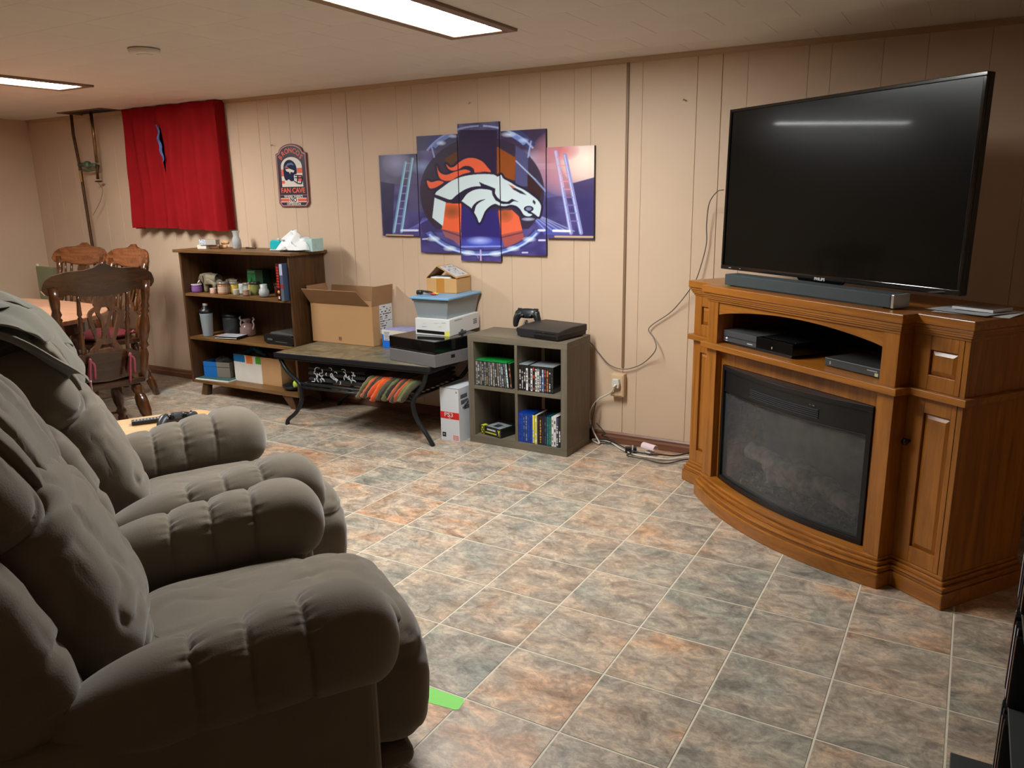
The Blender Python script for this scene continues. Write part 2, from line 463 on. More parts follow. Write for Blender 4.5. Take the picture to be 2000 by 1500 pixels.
mb = MB(); mb.tube([(q0[0], 0, H - 1.0), L_(143, 262), q1, q2, (q2[0] + .005, 0, q2[2] - .55)], .012, 10); mb.build('long_pipe', m_iron, t)
mb = MB(); mb.tube([(L_(177, 217)[0], 0, H - 1.0), L_(183, 262), L_(189, 318)], .0125, 10); mb.build('short_pipe', m_copper, t)
mb = MB(); mb.tube([L_(155, 322), L_(172, 322), L_(188, 323)], [.018, .014, .018], 10); mb.tube([L_(155, 332), L_(170, 334), L_(190, 330)], .009, 8)
mb.lathe([(.01, -.03), (.026, -.02), (.03, 0), (.026, .02), (.01, .03)], 14, L_(171, 322)); mb.build('valve_body', m_verd, t)
mb = MB(); mb.tube([L_(190, 322), L_(190, 336), L_(191, 350)], [.016, .01, .012], 10)
mb.lathe([(.012, 0), (.03, .004), (.03, .01), (.012, .014)], 14, L_(193, 356)); mb.build('drain_tap', m_iron, t)
mb = MB(); mb.tube(smooth_pts([L_(192, 357), L_(200, 370), L_(196, 392), L_(182, 420)]), .0025, 6); mb.build('wire', mat('wire_grey', (120, 110, 95), rough=.6), t)
mb = MB(); mb.box(-.006, .006, -.002, .002, -.05, .05); mb.T = TR(*L_(161, 345)); mb2 = MB(); mb2.T = TR(*L_(161, 343)); mb2.box(-.008, .008, -.016, -.013, -.05, .04); mb2.build('paper_tag', mat('orange_tag', (190, 140, 60), rough=.7), t)

# ================================================================== TELEVISION STAND WITH ELECTRIC FIREPLACE
OAK1, OAK2 = (124, 72, 18), (162, 99, 28)
m_oak = wood('honey_oak_upright', OAK1, OAK2, 'Z', rough=.36, coat=.12)
m_oakx = wood('honey_oak_lengthwise', OAK1, OAK2, 'X', rough=.34, coat=.2)
m_dark = mat('cabinet_inside', (34, 20, 10), rough=.7)
m_blk = mat('black_plastic', (20, 20, 21), rough=.38)
m_blkgloss = mat('black_gloss', (10, 10, 11), rough=.08, spec=.6)
SO = Vector((-1.171, 3.719, 0)); SR = -math.atan2(.5759, .8175)
st = thing('fireplace_stand', 'honey oak television stand with a curved electric fireplace, set across the corner', 'television stand', SO, SR)

def foot(e, bow=0., dback=.43, ce=None):
    """stand outline in plan, e = overhang beyond the body; bow = bulge of the middle"""
    c = .215 - e; c2 = 1.238 + e; f = .025 - e; fc = -.045 - e
    mid = []
    n = 20 if bow else 1
    for k in range(n + 1):
        t = k / n; mid.append((c + (c2 - c) * t, fc - bow * (1 - (2 * t - 1) ** 2)))
    return [(.025 - e, f), (c, f)] + mid + [(c2, f), (1.447 + e, f), (1.447 + e, dback), (.025 - e, dback)]
mb = MB()
mb.prism(foot(.024, .105), 0, .058, 'Z')
mb.prism(foot(.018, .1), .058, .07, 'Z'); mb.prism(foot(.021, .102), .07, .08, 'Z'); mb.prism(foot(.010, .088), .08, .096, 'Z'); mb.prism(foot(.003, .078), .096, .11, 'Z')
mb.build('plinth', m_oakx, st, bevel=.004)
mb = MB()
mb.prism(foot(.004), .942, .952, 'Z'); mb.prism(foot(.010), .952, .960, 'Z'); mb.prism(foot(.014), .960, .969, 'Z'); mb.prism(foot(.018), .969, .980, 'Z')
mb.build('cornice', m_oakx, st, bevel=.002)
MB().prism(foot(.024), .981, 1.013, 'Z').build('top', m_oakx, st, bevel=.003)
MB().prism(foot(.022), .728, .753, 'Z').build('ledge', m_oakx, st, bevel=.002)
# carcass
def stile(mb, x0, x1, y0, y1, z0, z1): mb.box(x0, x1, y0, y1, z0, z1)
for (z0, z1) in ((.11, .728), (.753, .942)):
    boxes('side_panel', [(1.427, 1.447, .045, .43, z0, z1), (.025, .045, .045, .43, z0, z1), (1.218, 1.238, .0451, .42, z0, z1), (.215, .235, .0451, .42, z0, z1)], m_oak, st, .001)
    boxes('rear_panel', [(.046, .214, .40, .43, z0, z1), (1.239, 1.426, .40, .43, z0, z1)], m_oak, st)
    boxes('pilaster', [(.215, .283, -.045, .045, z0, z1), (1.17, 1.238, -.045, .045, z0, z1)], m_oak, st, .0015)
    boxes('corner_post', [(1.428, 1.4469, .026, .0449, z0, z1), (.0251, .0449, .026, .0449, z0, z1)], m_oak, st, .001)
MB().box(.236, 1.217, .415, .43, .11, .942).build('back_panel', m_dark, st)
MB().box(.236, 1.217, .05, .414, .742, .7528).build('shelf_inside', m_oakx, st)
# arched rail
arc = [(.283, .942), (.283, .885)] + [(.283 + .887 * t, .885 + .042 * math.sin(PI * t) ** .8) for t in [k / 20 for k in range(1, 20)]] + [(1.17, .885), (1.17, .942)]
MB().prism(arc, -.04, -.02).build('arched_rail', m_oakx, st, bevel=.0015)
# surround of the firebox
mb = MB()
mb.box(.2831, .302, -.012, .01, .11, .728); mb.box(1.138, 1.1699, -.012, .01, .11, .728); mb.box(.302, 1.138, -.012, .01, .657, .728)
mb.build('surround', m_oak, st, bevel=.001)
def door(nm, x0, x1, z0, z1, px0, px1, pz0, pz1, lab=None):
    mb = MB(); f = .025; b = .044
    mb.box(x0, px0, f, b, z0, z1); mb.box(px1, x1, f, b, z0, z1); mb.box(px0, px1, f + .0005, b, z0, pz0); mb.box(px0, px1, f + .0005, b, pz1, z1)
    o = mb.build(nm, m_oak, st, bevel=.0015, label=lab)
    r = .016
    mb = MB(); a, c, d, e = px0 + .001, px1 - .001, pz0 + .001, pz1 - .001; y0 = f + .011; y1 = f + .003
    mb.add([(a, y0, d), (c, y0, d), (c, y0, e), (a, y0, e), (a + r, y1, d + r), (c - r, y1, d + r), (c - r, y1, e - r), (a + r, y1, e - r), (a, b, d), (c, b, d), (c, b, e), (a, b, e)],
           [(0, 1, 5, 4), (1, 2, 6, 5), (2, 3, 7, 6), (3, 0, 4, 7), (4, 5, 6, 7), (0, 8, 9, 1), (1, 9, 10, 2), (2, 10, 11, 3), (3, 11, 8, 0), (8, 11, 10, 9)])
    mb.build('raised_panel', m_oak, o)
    return o
dr = door('door', 1.2385, 1.4265, .111, .7275, 1.306, 1.408, .172, .670)
door('drawer_front', 1.2385, 1.4265, .7535, .9415, 1.306, 1.408, .806, .893)
dl = door('door', .0455, .2145, .111, .7275, .078, .172, .172, .670)
door('drawer_front', .0455, .2145, .7535, .9415, .078, .172, .806, .893)
mk = mat('knob_bronze', (44, 30, 24), rough=.25, metal=.7)
for xx, dd in ((1.262, dr), (.205, dl)):
    mb = MB(); mb.rod((xx, .026, .556), (xx, -.006, .556), [(.006, 0), (.006, .45), (.012, .55), (.0135, .75), (.011, .93), (.004, 1)], 14); mb.build('knob', mk, dd)
# firebox
fb = MB(); X0, X1, Z0, Z1 = .303, 1.137, .1105, .656
def bowy(t, d=0.): return -.014 - .058 * (1 - (2 * t - 1) ** 2) + d
def bowbar(mb, z0, z1, d0, d1, xa=0., xb=1., n=24):
    def ring(t):
        x = X0 + (X1 - X0) * t
        return [(x, bowy(t, d0), z0), (x, bowy(t, d1), z0), (x, bowy(t, d1), z1), (x, bowy(t, d0), z1)]
    vs = []; fs = []
    for k in range(n + 1): vs += ring(xa + (xb - xa) * k / n)
    for k in range(n):
        for q in range(4): fs.append((k * 4 + q, k * 4 + (q + 1) % 4, k * 4 + 4 + (q + 1) % 4, k * 4 + 4 + q))
    fs += [(3, 2, 1, 0), (n * 4, n * 4 + 1, n * 4 + 2, n * 4 + 3)]
    mb.add(vs, fs)
bowbar(fb, Z0, Z0 + .022, -.006, .03); bowbar(fb, Z1 - .02, Z1, -.006, .06)
bowbar(fb, Z0 + .022, Z1 - .02, -.006, .03, 0, .022, 2); bowbar(fb, Z0 + .022, Z1 - .02, -.006, .03, .978, 1, 2)
bowbar(fb, Z1 - .115, Z1 - .02, .002, .03, .022, .978)
bowbar(fb, Z1 - .117, Z1 - .112, -.003, .02, .022, .978)
fire = fb.build('firebox_frame', mat('firebox_black', (16, 16, 18), rough=.35), st, bevel=.001)
mb = MB()
for r in range(5):
    bowbar(mb, Z1 - .095 + r * .008, Z1 - .091 + r * .008, -.003, .004, .28 + .01 * (r % 2), .74, 12)
mb.build('vent_grille', mat('vent_grey', (46, 48, 50), rough=.4), fire)
mb = MB()
for k in range(14): mb.box(X0 + .30 + k * .022, X0 + .312 + k * .022, bowy(.5, .01), bowy(.5, .011), Z1 - .05, Z1 - .045)
mb.build('warning_print', mat('print_grey', (88, 84, 74), rough=.6), fire)
gm = bpy.data.materials.new('dusty_glass'); gm.use_nodes = True
N = gm.node_tree.nodes; L = gm.node_tree.links; N.clear()
tr = N.new('ShaderNodeBsdfTransparent'); tr.inputs[0].default_value = (.86, .86, .87, 1)
gl = N.new('ShaderNodeBsdfGlossy'); gl.inputs['Roughness'].default_value = .16; gl.inputs[0].default_value = (.9, .92, .95, 1)
df = N.new('ShaderNodeBsdfDiffuse'); df.inputs[0].default_value = (.13, .135, .14, 1)
fr = N.new('ShaderNodeFresnel'); fr.inputs[0].default_value = 1.5
m1 = N.new('ShaderNodeMixShader'); m1.inputs[0].default_value = .30; L.new(tr.outputs[0], m1.inputs[1]); L.new(df.outputs[0], m1.inputs[2])
m2 = N.new('ShaderNodeMixShader'); L.new(fr.outputs[0], m2.inputs[0]); L.new(m1.outputs[0], m2.inputs[1]); L.new(gl.outputs[0], m2.inputs[2])
ou = N.new('ShaderNodeOutputMaterial'); L.new(m2.outputs[0], ou.inputs[0])
mb = MB(); mb.grid(lambda a, b: (X0 + (X1 - X0) * (.022 + .956 * a), bowy(.022 + .956 * a, .008), Z0 + .022 + (Z1 - Z0 - .137) * b), 30, 2)
mb.build('glass_pane', gm, fire)
# inside: back, hearth floor, brick sides, logs and embers
m_fbk = mat('firebox_back', (150, 146, 136), rough=.9, var=.45, scale=7)
mb = MB(); mb.box(X0 + .01, X1 - .01, .235, .245, Z0, Z1); mb.box(X0 + .01, X1 - .01, .012, .235, Z0, Z0 + .012); mb.box(X0 + .01, X1 - .01, .012, .235, Z1 - .02, Z1 - .01)
mb.box(X0, X0 + .008, .012, .245, Z0, Z1); mb.box(X1 - .008, X1, .012, .245, Z0, Z1)
box = mb.build('firebox', m_fbk, st)
m_brk = mat('firebrick', (226, 128, 94), rough=.9, var=.35, scale=25)
br = None
for side in (0, 1):
    for rr in range(10):
        for k in range(3):
            y0 = .014 + k * .078 - (.039 if rr % 2 else 0); y1 = y0 + .073; y0 = max(y0, .014); y1 = min(y1, .232)
            if y1 - y0 < .01: continue
            xx = X0 + .0085 if side == 0 else X1 - .0085 - .009
            MB().box(xx, xx + .009, y0, y1, Z0 + .016 + rr * .048, Z0 + .016 + rr * .048 + .043).build('brick', m_brk, box)
m_log = mat('fake_log', (206, 196, 178), rough=.9, var=.5, scale=18, bump=1., bscale=30)
def log(a, b, r, seed):
    a = Vector(a); b = Vector(b); rnd = random.Random(seed); pts = []; rs = []
    for k in range(10):
        t = k / 9; pts.append(a.lerp(b, t) + Vector((0, rnd.uniform(-.004, .004), rnd.uniform(-.005, .005)))); rs.append(r * rnd.uniform(.86, 1.08))
    mb = MB(); mb.tube(pts, rs, 12); mb.build('log', m_log, box)
log((X0 + .09, .10, Z0 + .145), (X0 + .46, .07, Z0 + .125), .042, 1)
log((X0 + .34, .13, Z0 + .14), (X0 + .75, .05, Z0 + .10), .040, 2)
log((X0 + .30, .07, Z0 + .07), (X0 + .62, .16, Z0 + .06), .03, 3)
log((X0 + .14, .15, Z0 + .08), (X0 + .30, .04, Z0 + .07), .026, 4)
mb = MB(); rnd = random.Random(3)
for k in range(90):
    x = rnd.uniform(X0 + .03, X1 - .03); y = rnd.uniform(.0, .16); s = rnd.uniform(.006, .016)
    mb.T = TR(x, y, Z0 + .018 + s * .5) @ Matrix.Rotation(rnd.uniform(0, 6), 4, Vector((rnd.random(), rnd.random(), rnd.random())).normalized())
    mb.box(-s, s, -s * .7, s * .7, -s * .6, s * .6)
o = mb.build('ember_bed', mat('ember_grey', (190, 186, 176), rough=.9, var=.5, scale=40), box); o['kind'] = 'stuff'

def onstand(w, d, z): return SO + Vector((.8175, -.5759, 0)) * w + Vector((.5759, .8175, 0)) * d + Vector((0, 0, z))

# television
TW = 1.234; TZ0, TZ1 = 1.068, 1.787
tv = thing('television', 'large flat black television standing on the oak fireplace stand', 'television', onstand(.699, .135, 1.0135), SR)
b0 = TZ0 - 1.0135; b1 = TZ1 - 1.0135; hw = TW / 2
tilt = RX(R(-.9)); 
def tb(): m = MB(); m.T = tilt; return m
mb = tb(); mb.box(-hw, hw, 0, .028, b0, b1); o = mb.build('back_cover', m_blk, tv, bevel=.004)
mb = tb(); mb.box(-hw * .72, hw * .72, .028, .06, b0 + .06, b1 - .16); mb.build('rear_housing', m_blk, tv, bevel=.01)
mb = tb(); fw = .013
mb.box(-hw, hw, -.012, -.0005, b1 - fw, b1); mb.box(-hw, hw, -.012, -.0005, b0, b0 + .02); mb.box(-hw, -hw + fw, -.012, -.0005, b0 + .02, b1 - fw); mb.box(hw - fw, hw, -.012, -.0005, b0 + .02, b1 - fw)
mb.build('bezel', m_blkgloss, tv, bevel=.002)
m_scr = bpy.data.materials.new('lcd_panel'); m_scr.use_nodes = True
b = m_scr.node_tree.nodes['Principled BSDF']; b.inputs['Base Color'].default_value = (.0022, .0026, .002, 1); b.inputs['Roughness'].default_value = .19
b.inputs['Specular IOR Level'].default_value = .16; b.inputs['Coat Weight'].default_value = .22; b.inputs['Coat Roughness'].default_value = .05; b.inputs['Coat IOR'].default_value = 1.35
mb = tb(); mb.box(-hw + fw, hw - fw, -.006, -.001, b0 + .02, b1 - fw); mb.build('screen', m_scr, tv)
mb = tb(); mb.prism([(-.135, b0 + .012), (-.115, b0 - .010), (.115, b0 - .010), (.135, b0 + .012)], -.0135, -.004); tabo = mb.build('logo_tab', m_blkgloss, tv, bevel=.001)
lettering('PHILIPS', .016, mat('logo_silver', (205, 205, 205), rough=.3), tabo, tilt @ TR(0, -.0138, b0 + .0035) @ FRONT, bold=.0004, xs=1.1)
for k, (dx, t) in enumerate([(0, '5'), (.03, 'HDMI'), (.062, 'Perfect Motion'), (.10, 'HD')]): 
    if k in (1, 3): lettering(t, .006, m_wht, tabo, tilt @ TR(-hw + .035 + dx, -.0122, b0 + .009) @ FRONT)
mb = MB(); mb.box(-.05, .05, .01, .05, .008, b0 + .03); mb.prism([(-.23, -.02), (.23, -.02), (.19, .17), (-.19, .17)], 0, .008, 'Z'); mb.build('foot', m_blkgloss, tv, bevel=.002)
mb = MB(); mb.box(-hw - .012, -hw - .001, .012, .03, .26, .38); mb.build('side_plug', m_blk, tv, bevel=.002)

# soundbar
sb = thing('soundbar', 'long dark grey cloth covered soundbar lying below the television', 'speaker', onstand(.718, .031, 1.0135), SR)
MB().box(-.448, .436, -.037, .043, .004, .052).build('grille', mat('speaker_cloth', (54, 62, 64), rough=.85, bump=.5, bscale=600), sb, bevel=.004)
MB().box(.4365, .449, -.037, .043, .004, .052).build('end_cap', mat('brushed_silver', (178, 172, 162), rough=.35, metal=.7), sb, bevel=.002)
MB().box(-.40, .40, -.03, .03, 0, .004).build('rubber_foot', m_blk, sb)
t = MB().box(-.016, .016, -.02, .02, 0, .014).build('green_box', mat('green_plastic', (40, 160, 84), rough=.4), None, bevel=.002)
t.location = onstand(.235, .06, 1.0135); t.rotation_euler = (0, 0, SR + .2); tag(t, 'little bright green plastic block behind the left end of the soundbar', 'box')
# papers and a slim case on the right end
m_paper = mat('paper', (205, 205, 205), rough=.8, var=.04, scale=4)
def sheet(nm, w, d, z, a, sx, sy, h, m, lab, cat, g=None):
    mb = MB(); n = 8
    fn = lambda top: (lambda u, v: (sx * (u - .5), sy * (v - .5), (h if top else 0) + .003 * max(0, u - .6) * (1 + math.sin(v * 5))))
    mb.grid(fn(True), n, n); mb.grid(fn(False), n, n)
    o = mb.build(nm, m, None); o.location = onstand(w, d, z); o.rotation_euler = (0, 0, SR + a)
    return tag(o, lab, cat, g)
sheet('paper_sheet', 1.345, .20, 1.0137, .28, .24, .20, .0006, m_paper, 'lowest white paper sheet overhanging the right end of the oak stand', 'paper')
sheet('paper_sheet', 1.325, .18, 1.0172, .02, .22, .17, .0006, mat('paper_grey', (176, 180, 184), rough=.8), 'grey white paper sheet on top of the pile behind the soundbar end', 'paper')
t = thing('disc_case', 'slim white disc case on the papers at the right end of the stand', 'disc case', onstand(1.34, .215, 1.0208), SR + .1)
MB().box(-.07, .07, -.06, .06, 0, .009).build('case', m_paper, t, bevel=.001)
MB().box(-.066, .066, -.056, .056, .009, .0096).build('cover_sheet', mat('cover_mauve', (120, 104, 100), rough=.4), t)

# console and cable box on the inner shelf
con = thing('game_console', 'wide black game console with a matte grey left half on the stand shelf', 'game console', onstand(.502, -.012, .7535), SR)
MB().box(-.213, .0, 0, .25, .012, .062).build('matte_half', mat('console_grey', (62, 64, 66), rough=.45), con, bevel=.001)
MB().box(.0005, .213, 0, .25, .012, .062).build('gloss_half', m_blkgloss, con, bevel=.001)
MB().prism([(-.205, .012), (-.195, 0), (.195, 0), (.205, .012)], .01, .24).build('base', m_blk, con)
MB().box(-.21, 0, -.0012, 0, .034, .036).build('disc_slot', m_blk, con)
mb = MB(); mb.lathe([(.006, 0), (.006, .001)], 16, (-.19, -.0005, .026), RX(PI / 2)); mb.box(-.055, -.022, -.0012, 0, .021, .024); mb.box(-.197, -.183, -.0012, 0, .0145, .0165)
mb.build('front_marks', mat('mark_white', (210, 210, 210), rough=.4, emit=.0), con)
MB().box(.095, .098, -.0012, 0, .024, .034).build('power_mark', m_wht, con)
mb = MB()
for k in range(14): mb.box(.015 + k * .0135, .023 + k * .0135, .03, .235, .062, .0628)
mb.build('top_vents', m_blk, con)
cb = thing('cable_box', 'low charcoal cable box at the right end of the stand shelf', 'cable box', onstand(.997, .012, .7535), SR)
MB().box(-.134, .134, 0, .19, .004, .036).build('case', mat('box_charcoal', (62, 62, 62), rough=.35, metal=.2), cb, bevel=.003)
MB().box(-.12, .12, .01, .18, 0, .004).build('foot', m_blk, cb)
mb = MB(); mb.box(-.108, -.102, -.001, 0, .012, .024); mb.box(.07, .115, -.001, 0, .022, .026); mb.build('front_marks', mat('silver_print', (150, 150, 150), rough=.4), cb)
MB().box(.105, .12, -.0012, 0, .006, .018).build('sticker', mat('sticker_cream', (190, 184, 140), rough=.6), cb)

# ================================================================== TALL BOOKCASE
m_bk = wood('dark_walnut_upright', (52, 32, 14), (92, 60, 30), 'Z', rough=.45)
m_bkx = wood('dark_walnut_lengthwise', (74, 48, 20), (128, 90, 48), 'X', rough=.45)
bc = thing('bookcase', 'dark brown wooden bookcase with three open shelves, against the wall right of the curtain', 'bookcase', (-4.43, 3.79, 0))
bw = .55; bd = .325
MB().box(-bw - .035, bw + .035, -.022, bd, 1.055, 1.076).build('top', m_bkx, bc, bevel=.002)
mb = MB(); mb.box(-bw, -bw + .02, 0, bd, .092, 1.055); mb.build('side_panel', m_bk, bc, bevel=.0015)
mb = MB(); mb.box(bw - .02, bw, 0, bd, .092, 1.055); mb.build('side_panel', m_bk, bc, bevel=.0015)
MB().box(-bw + .02, bw - .02, bd - .012, bd - .002, .092, 1.055).build('back_panel', m_bk, bc)
for z in (.742, .420): MB().box(-bw + .02, bw - .02, .004, bd - .012, z, z + .018).build('shelf', m_bkx, bc, bevel=.001)
MB().box(-bw + .02, bw - .02, .0, bd - .012, .092, .116).build('bottom_board', m_bkx, bc, bevel=.001)
for sx in (-1, 1):
    for y0 in (.01, bd - .06):
        mb = MB(); x = sx * (bw - .105)
        pf = [(x - .03 + sx * 0, 0), (x + .03, 0), (x + .05, .092), (x - .05, .092)]
        if sx < 0: pf = [(x - .035, 0), (x + .03, 0), (x + .05, .092), (x - .005, .092)]
        else: pf = [(x + .05, 0), (x - .0, 0), (x - .08, .092), (x + .02, .092)]
        mb.prism(pf, y0, y0 + .045).build('foot', m_bk, bc, bevel=.002)

# ---- on top of the bookcase (z 1.0765)
ZT = 1.0765
def P3(x, y, z): return (x, y, z)
m_card = mat('grey_card', (160, 150, 140), rough=.7)
t = thing('small_box', 'small white carton standing at the left end of the bookcase top', 'box', (atY(398, 484, 3.90).x, 3.90, ZT), .12)
MB().box(-.042, .042, -.02, .02, 0, .028).build('carton', m_wht, t, bevel=.001)
t = thing('small_box', 'long grey and white patterned box lying on the little white carton', 'box', (atY(405, 470, 3.90).x, 3.90, ZT + .0285), .18)
MB().box(-.055, .09, -.022, .022, 0, .038).build('carton', m_card, t, bevel=.001)
mb = MB(); mb.box(-.0555, .0, -.0226, .0226, .001, .037); o = mb.build('printed_end', mat('printed_end', (190, 196, 206), rough=.5), t)
mb = MB(); rnd = random.Random(5)
for k in range(16):
    x = rnd.uniform(-.052, -.006); z = rnd.uniform(.004, .032); mb.box(x, x + rnd.uniform(.002, .006), -.0232, -.0226, z, z + rnd.uniform(.002, .006))
mb.build('print', mat('print_navy', (50, 56, 90), rough=.5), o)
m_tan = mat('tan_wood', (196, 148, 104), rough=.6, var=.15)
for k, (dx, dy, dz, ln, a) in enumerate([(0, 0, .014, .07, .05), (.055, .006, .014, .075, .12), (.05, .03, .040, .07, .1)]):
    t = MB(); t.rod((-ln / 2, 0, 0), (ln / 2, 0, 0), [(.004, 0), (.012, .06), (.0135, .3), (.0125, .7), (.011, .95), (.003, 1)], 14)
    o = t.build('wooden_handle', m_tan); o.location = (atY(421, 480, 3.94).x + dx, 3.955 + dy - .03 * (k == 0), ZT + dz); o.rotation_euler = (0, 0, a)
    tag(o, ['tan wooden roll next to the white carton on the bookcase', 'tan wooden roll furthest from the white carton on the bookcase', 'tan wooden roll lying on top of the two others'][k], 'roll', 'tan rolls on the bookcase top')
m_gl = mat('clear_glass', (235, 240, 240), rough=.05, trans=.6, spec=.6)
t = thing('glass_jar', 'clear glass vase holding something grey on the bookcase top', 'vase', (atY(463, 482, 3.99).x, 3.99, ZT))
MB().lathe([(r * 1.15, z * 1.3) for r, z in [(.022, 0), (.027, .006), (.029, .03), (.026, .05), (.018, .065), (.02, .088), (.026, .095), (.024, .0955), (.016, .088), (.015, .065), (.024, .048), (.026, .01)]], 20).build('glass', m_gl, t)
MB().lathe([(.020, .014), (.025, .025), (.022, .055), (.01, .065)], 12).build('filling', mat('grey_filling', (80, 84, 84), rough=.4, var=.5, scale=60), t)
t = thing('pen', 'black pen lying on the bookcase top between the vase and the teal box', 'pen', (atY(490, 481, 3.99).x, 3.99, ZT), .15)
MB().rod((-.05, 0, .006), (.045, 0, .006), [(.002, 0), (.005, .08), (.005, .9), (.003, 1)], 10).build('barrel', m_blk, t)
MB().box(-.045, -.015, -.0008, .0008, .011, .013).build('clip', m_blk, t)
t = thing('soap_dispenser', 'teal plastic case with a rounded top beside the tissue box', 'case', (atY(543, 483, 3.97).x, 3.97, ZT), .02)
pr = [(-.05, .006), (.05, .006), (.05, .045), (.042, .062), (.025, .07), (-.025, .07), (-.042, .062), (-.05, .045)]
MB().prism(pr, -.028, .028).build('body', mat('teal_plastic', (24, 176, 184), rough=.35), t, bevel=.006, seg=3)
MB().box(-.052, .052, -.03, .03, 0, .006).build('base', m_wht, t, bevel=.002)
MB().lathe([(.013, 0), (.012, .008), (.004, .014)], 14, (.012, 0, .068)).build('button', m_wht, t)
t = thing('tissue_box', 'pale teal tissue box with a crumpled white tissue on the bookcase top', 'tissue box', (atY(592, 484, 3.955).x, 3.955, ZT), .06)
MB().box(-.135, .125, -.055, .06, 0, .085).build('carton', mat('pale_teal', (176, 206, 204), rough=.6, var=.1, scale=30), t, bevel=.002)
m_tis = mat('tissue', (236, 238, 238), rough=.9, sheen=.2)
def tis(u, v):
    a = u * 2 * PI; r = .01 + .120 * v; z = .135 * (1 - v) ** .75 + .005 + .018 * math.sin(a * 5 + v * 4) * v * (1 - v) * 3
    q = Vector((math.cos(a) * r * 1.1, math.sin(a) * r * .62, 0))
    n_ = noise.noise(Vector((q.x * 20, q.y * 26, v * 3 + 5))) * .050 * (1 - abs(2 * v - 1) * .5)
    return (q.x - .03 + n_, -.045 + q.y * .9 + n_, max(.012, z + n_ * 1.1))
mb = MB(); mb.grid(tis, 64, 22, cu=True); mb.T = Matrix(); mb.build('tissue', m_tis, t)

# ---- upper shelf
ZS = .7605
def jar(x, y, r, h, col, lab, lid=None, clear=True, lidcol=(150, 140, 128), labcol=None, g='scented candles and jars on the upper shelf', nm='candle_jar'):
    t = thing(nm, lab, 'jar', (x, y, ZS), 0, g)
    hh = h * (.8 if lid else .96)
    MB().lathe([(r * .92, 0), (r, .004), (r, hh * .92), (r * .94, hh)], 22).build('jar', mat('jar_' + nm + str(col), col, rough=.12, coat=.4), t)
    if lid: MB().lathe([(r * 1.0, hh), (r * 1.06, hh + .002), (r * 1.06, h - .003), (r * .98, h)], 22).build('lid', mat('lid' + str(lidcol), lidcol, rough=.3, metal=.5), t)
    else: MB().lathe([(r * 1.02, hh * .93), (r * 1.04, hh), (r * .9, hh * 1.005), (r * .88, hh * .96)], 22, capb=False).build('rim', m_wht, t)
    if labcol:
        o = MB().lathe([(r * 1.012, hh * .2), (r * 1.012, hh * .78)], 22, capb=False, capt=False).build('label', mat('lab' + str(labcol), labcol, rough=.6, var=.2, scale=80), t)
    return t
jar(-4.915, 3.865, .037, .062, (112, 68, 120), 'purple candle jar at the left end of the upper shelf', labcol=(120, 80, 140))
jar(-4.735, 3.862, .024, .040, (210, 168, 150), 'small pink candle in front of the elephants')
jar(-4.635, 3.865, .036, .088, (172, 118, 84), 'tan candle jar with a silver lid next to the pink candle', True, labcol=(190, 160, 140))
jar(-4.60, 3.935, .032, .082, (188, 156, 60), 'yellow candle jar behind the tan one', True, labcol=(200, 170, 80))
jar(-4.50, 3.865, .022, .042, (168, 158, 142), 'tiny cream candle pot in front of the row of jars')
jar(-4.475, 3.95, .033, .080, (140, 146, 130), 'grey green candle jar left of the olive one', True, labcol=(150, 158, 140))
jar(-4.535, 3.955, .026, .072, (196, 196, 190), 'white patterned pot between the yellow and grey green jars', labcol=(170, 176, 176))
jar(-4.395, 3.862, .023, .046, (120, 84, 56), 'tiny brown candle pot in front of the olive jar', labcol=(150, 120, 100))
jar(-4.385, 3.935, .036, .092, (116, 116, 58), 'olive green candle jar with a dark lid', True, lidcol=(70, 66, 60), labcol=(120, 124, 62))
jar(-4.425, 3.93, .015, .088, (204, 164, 104), 'slim peach candle jar pressed against the olive jar', True)
jar(-4.195, 3.985, .036, .086, (84, 38, 26), 'dark red candle jar at the right of the row', True, lidcol=(60, 50, 44))
t = thing('shell_jar', 'rounded glass jar filled with sea shells near the right of the upper shelf', 'jar', (-4.215, 3.86, ZS), 0, 'scented candles and jars on the upper shelf')
MB().lathe([(.02, .001), (.034, .012), (.037, .035), (.03, .055), (.024, .062), (.026, .088), (.022, .089), (.02, .064), (.027, .052), (.034, .034), (.03, .012)], 20).build('glass', m_gl, t)
mb = MB(); rnd = random.Random(2)
for k in range(26):
    a = rnd.uniform(0, 6.28); rr = rnd.uniform(0, .022); z = rnd.uniform(.012, .05); s = rnd.uniform(.005, .009)
    mb.lathe([(s * .3, -s), (s, -s * .2), (s * .7, s * .6), (s * .1, s)], 6, (rr * math.cos(a), rr * math.sin(a), z), Matrix.Rotation(a, 4, 'X'))
o = mb.build('shells', mat('shell', (206, 184, 160), rough=.6, var=.2, scale=50), t); o['kind'] = 'stuff'
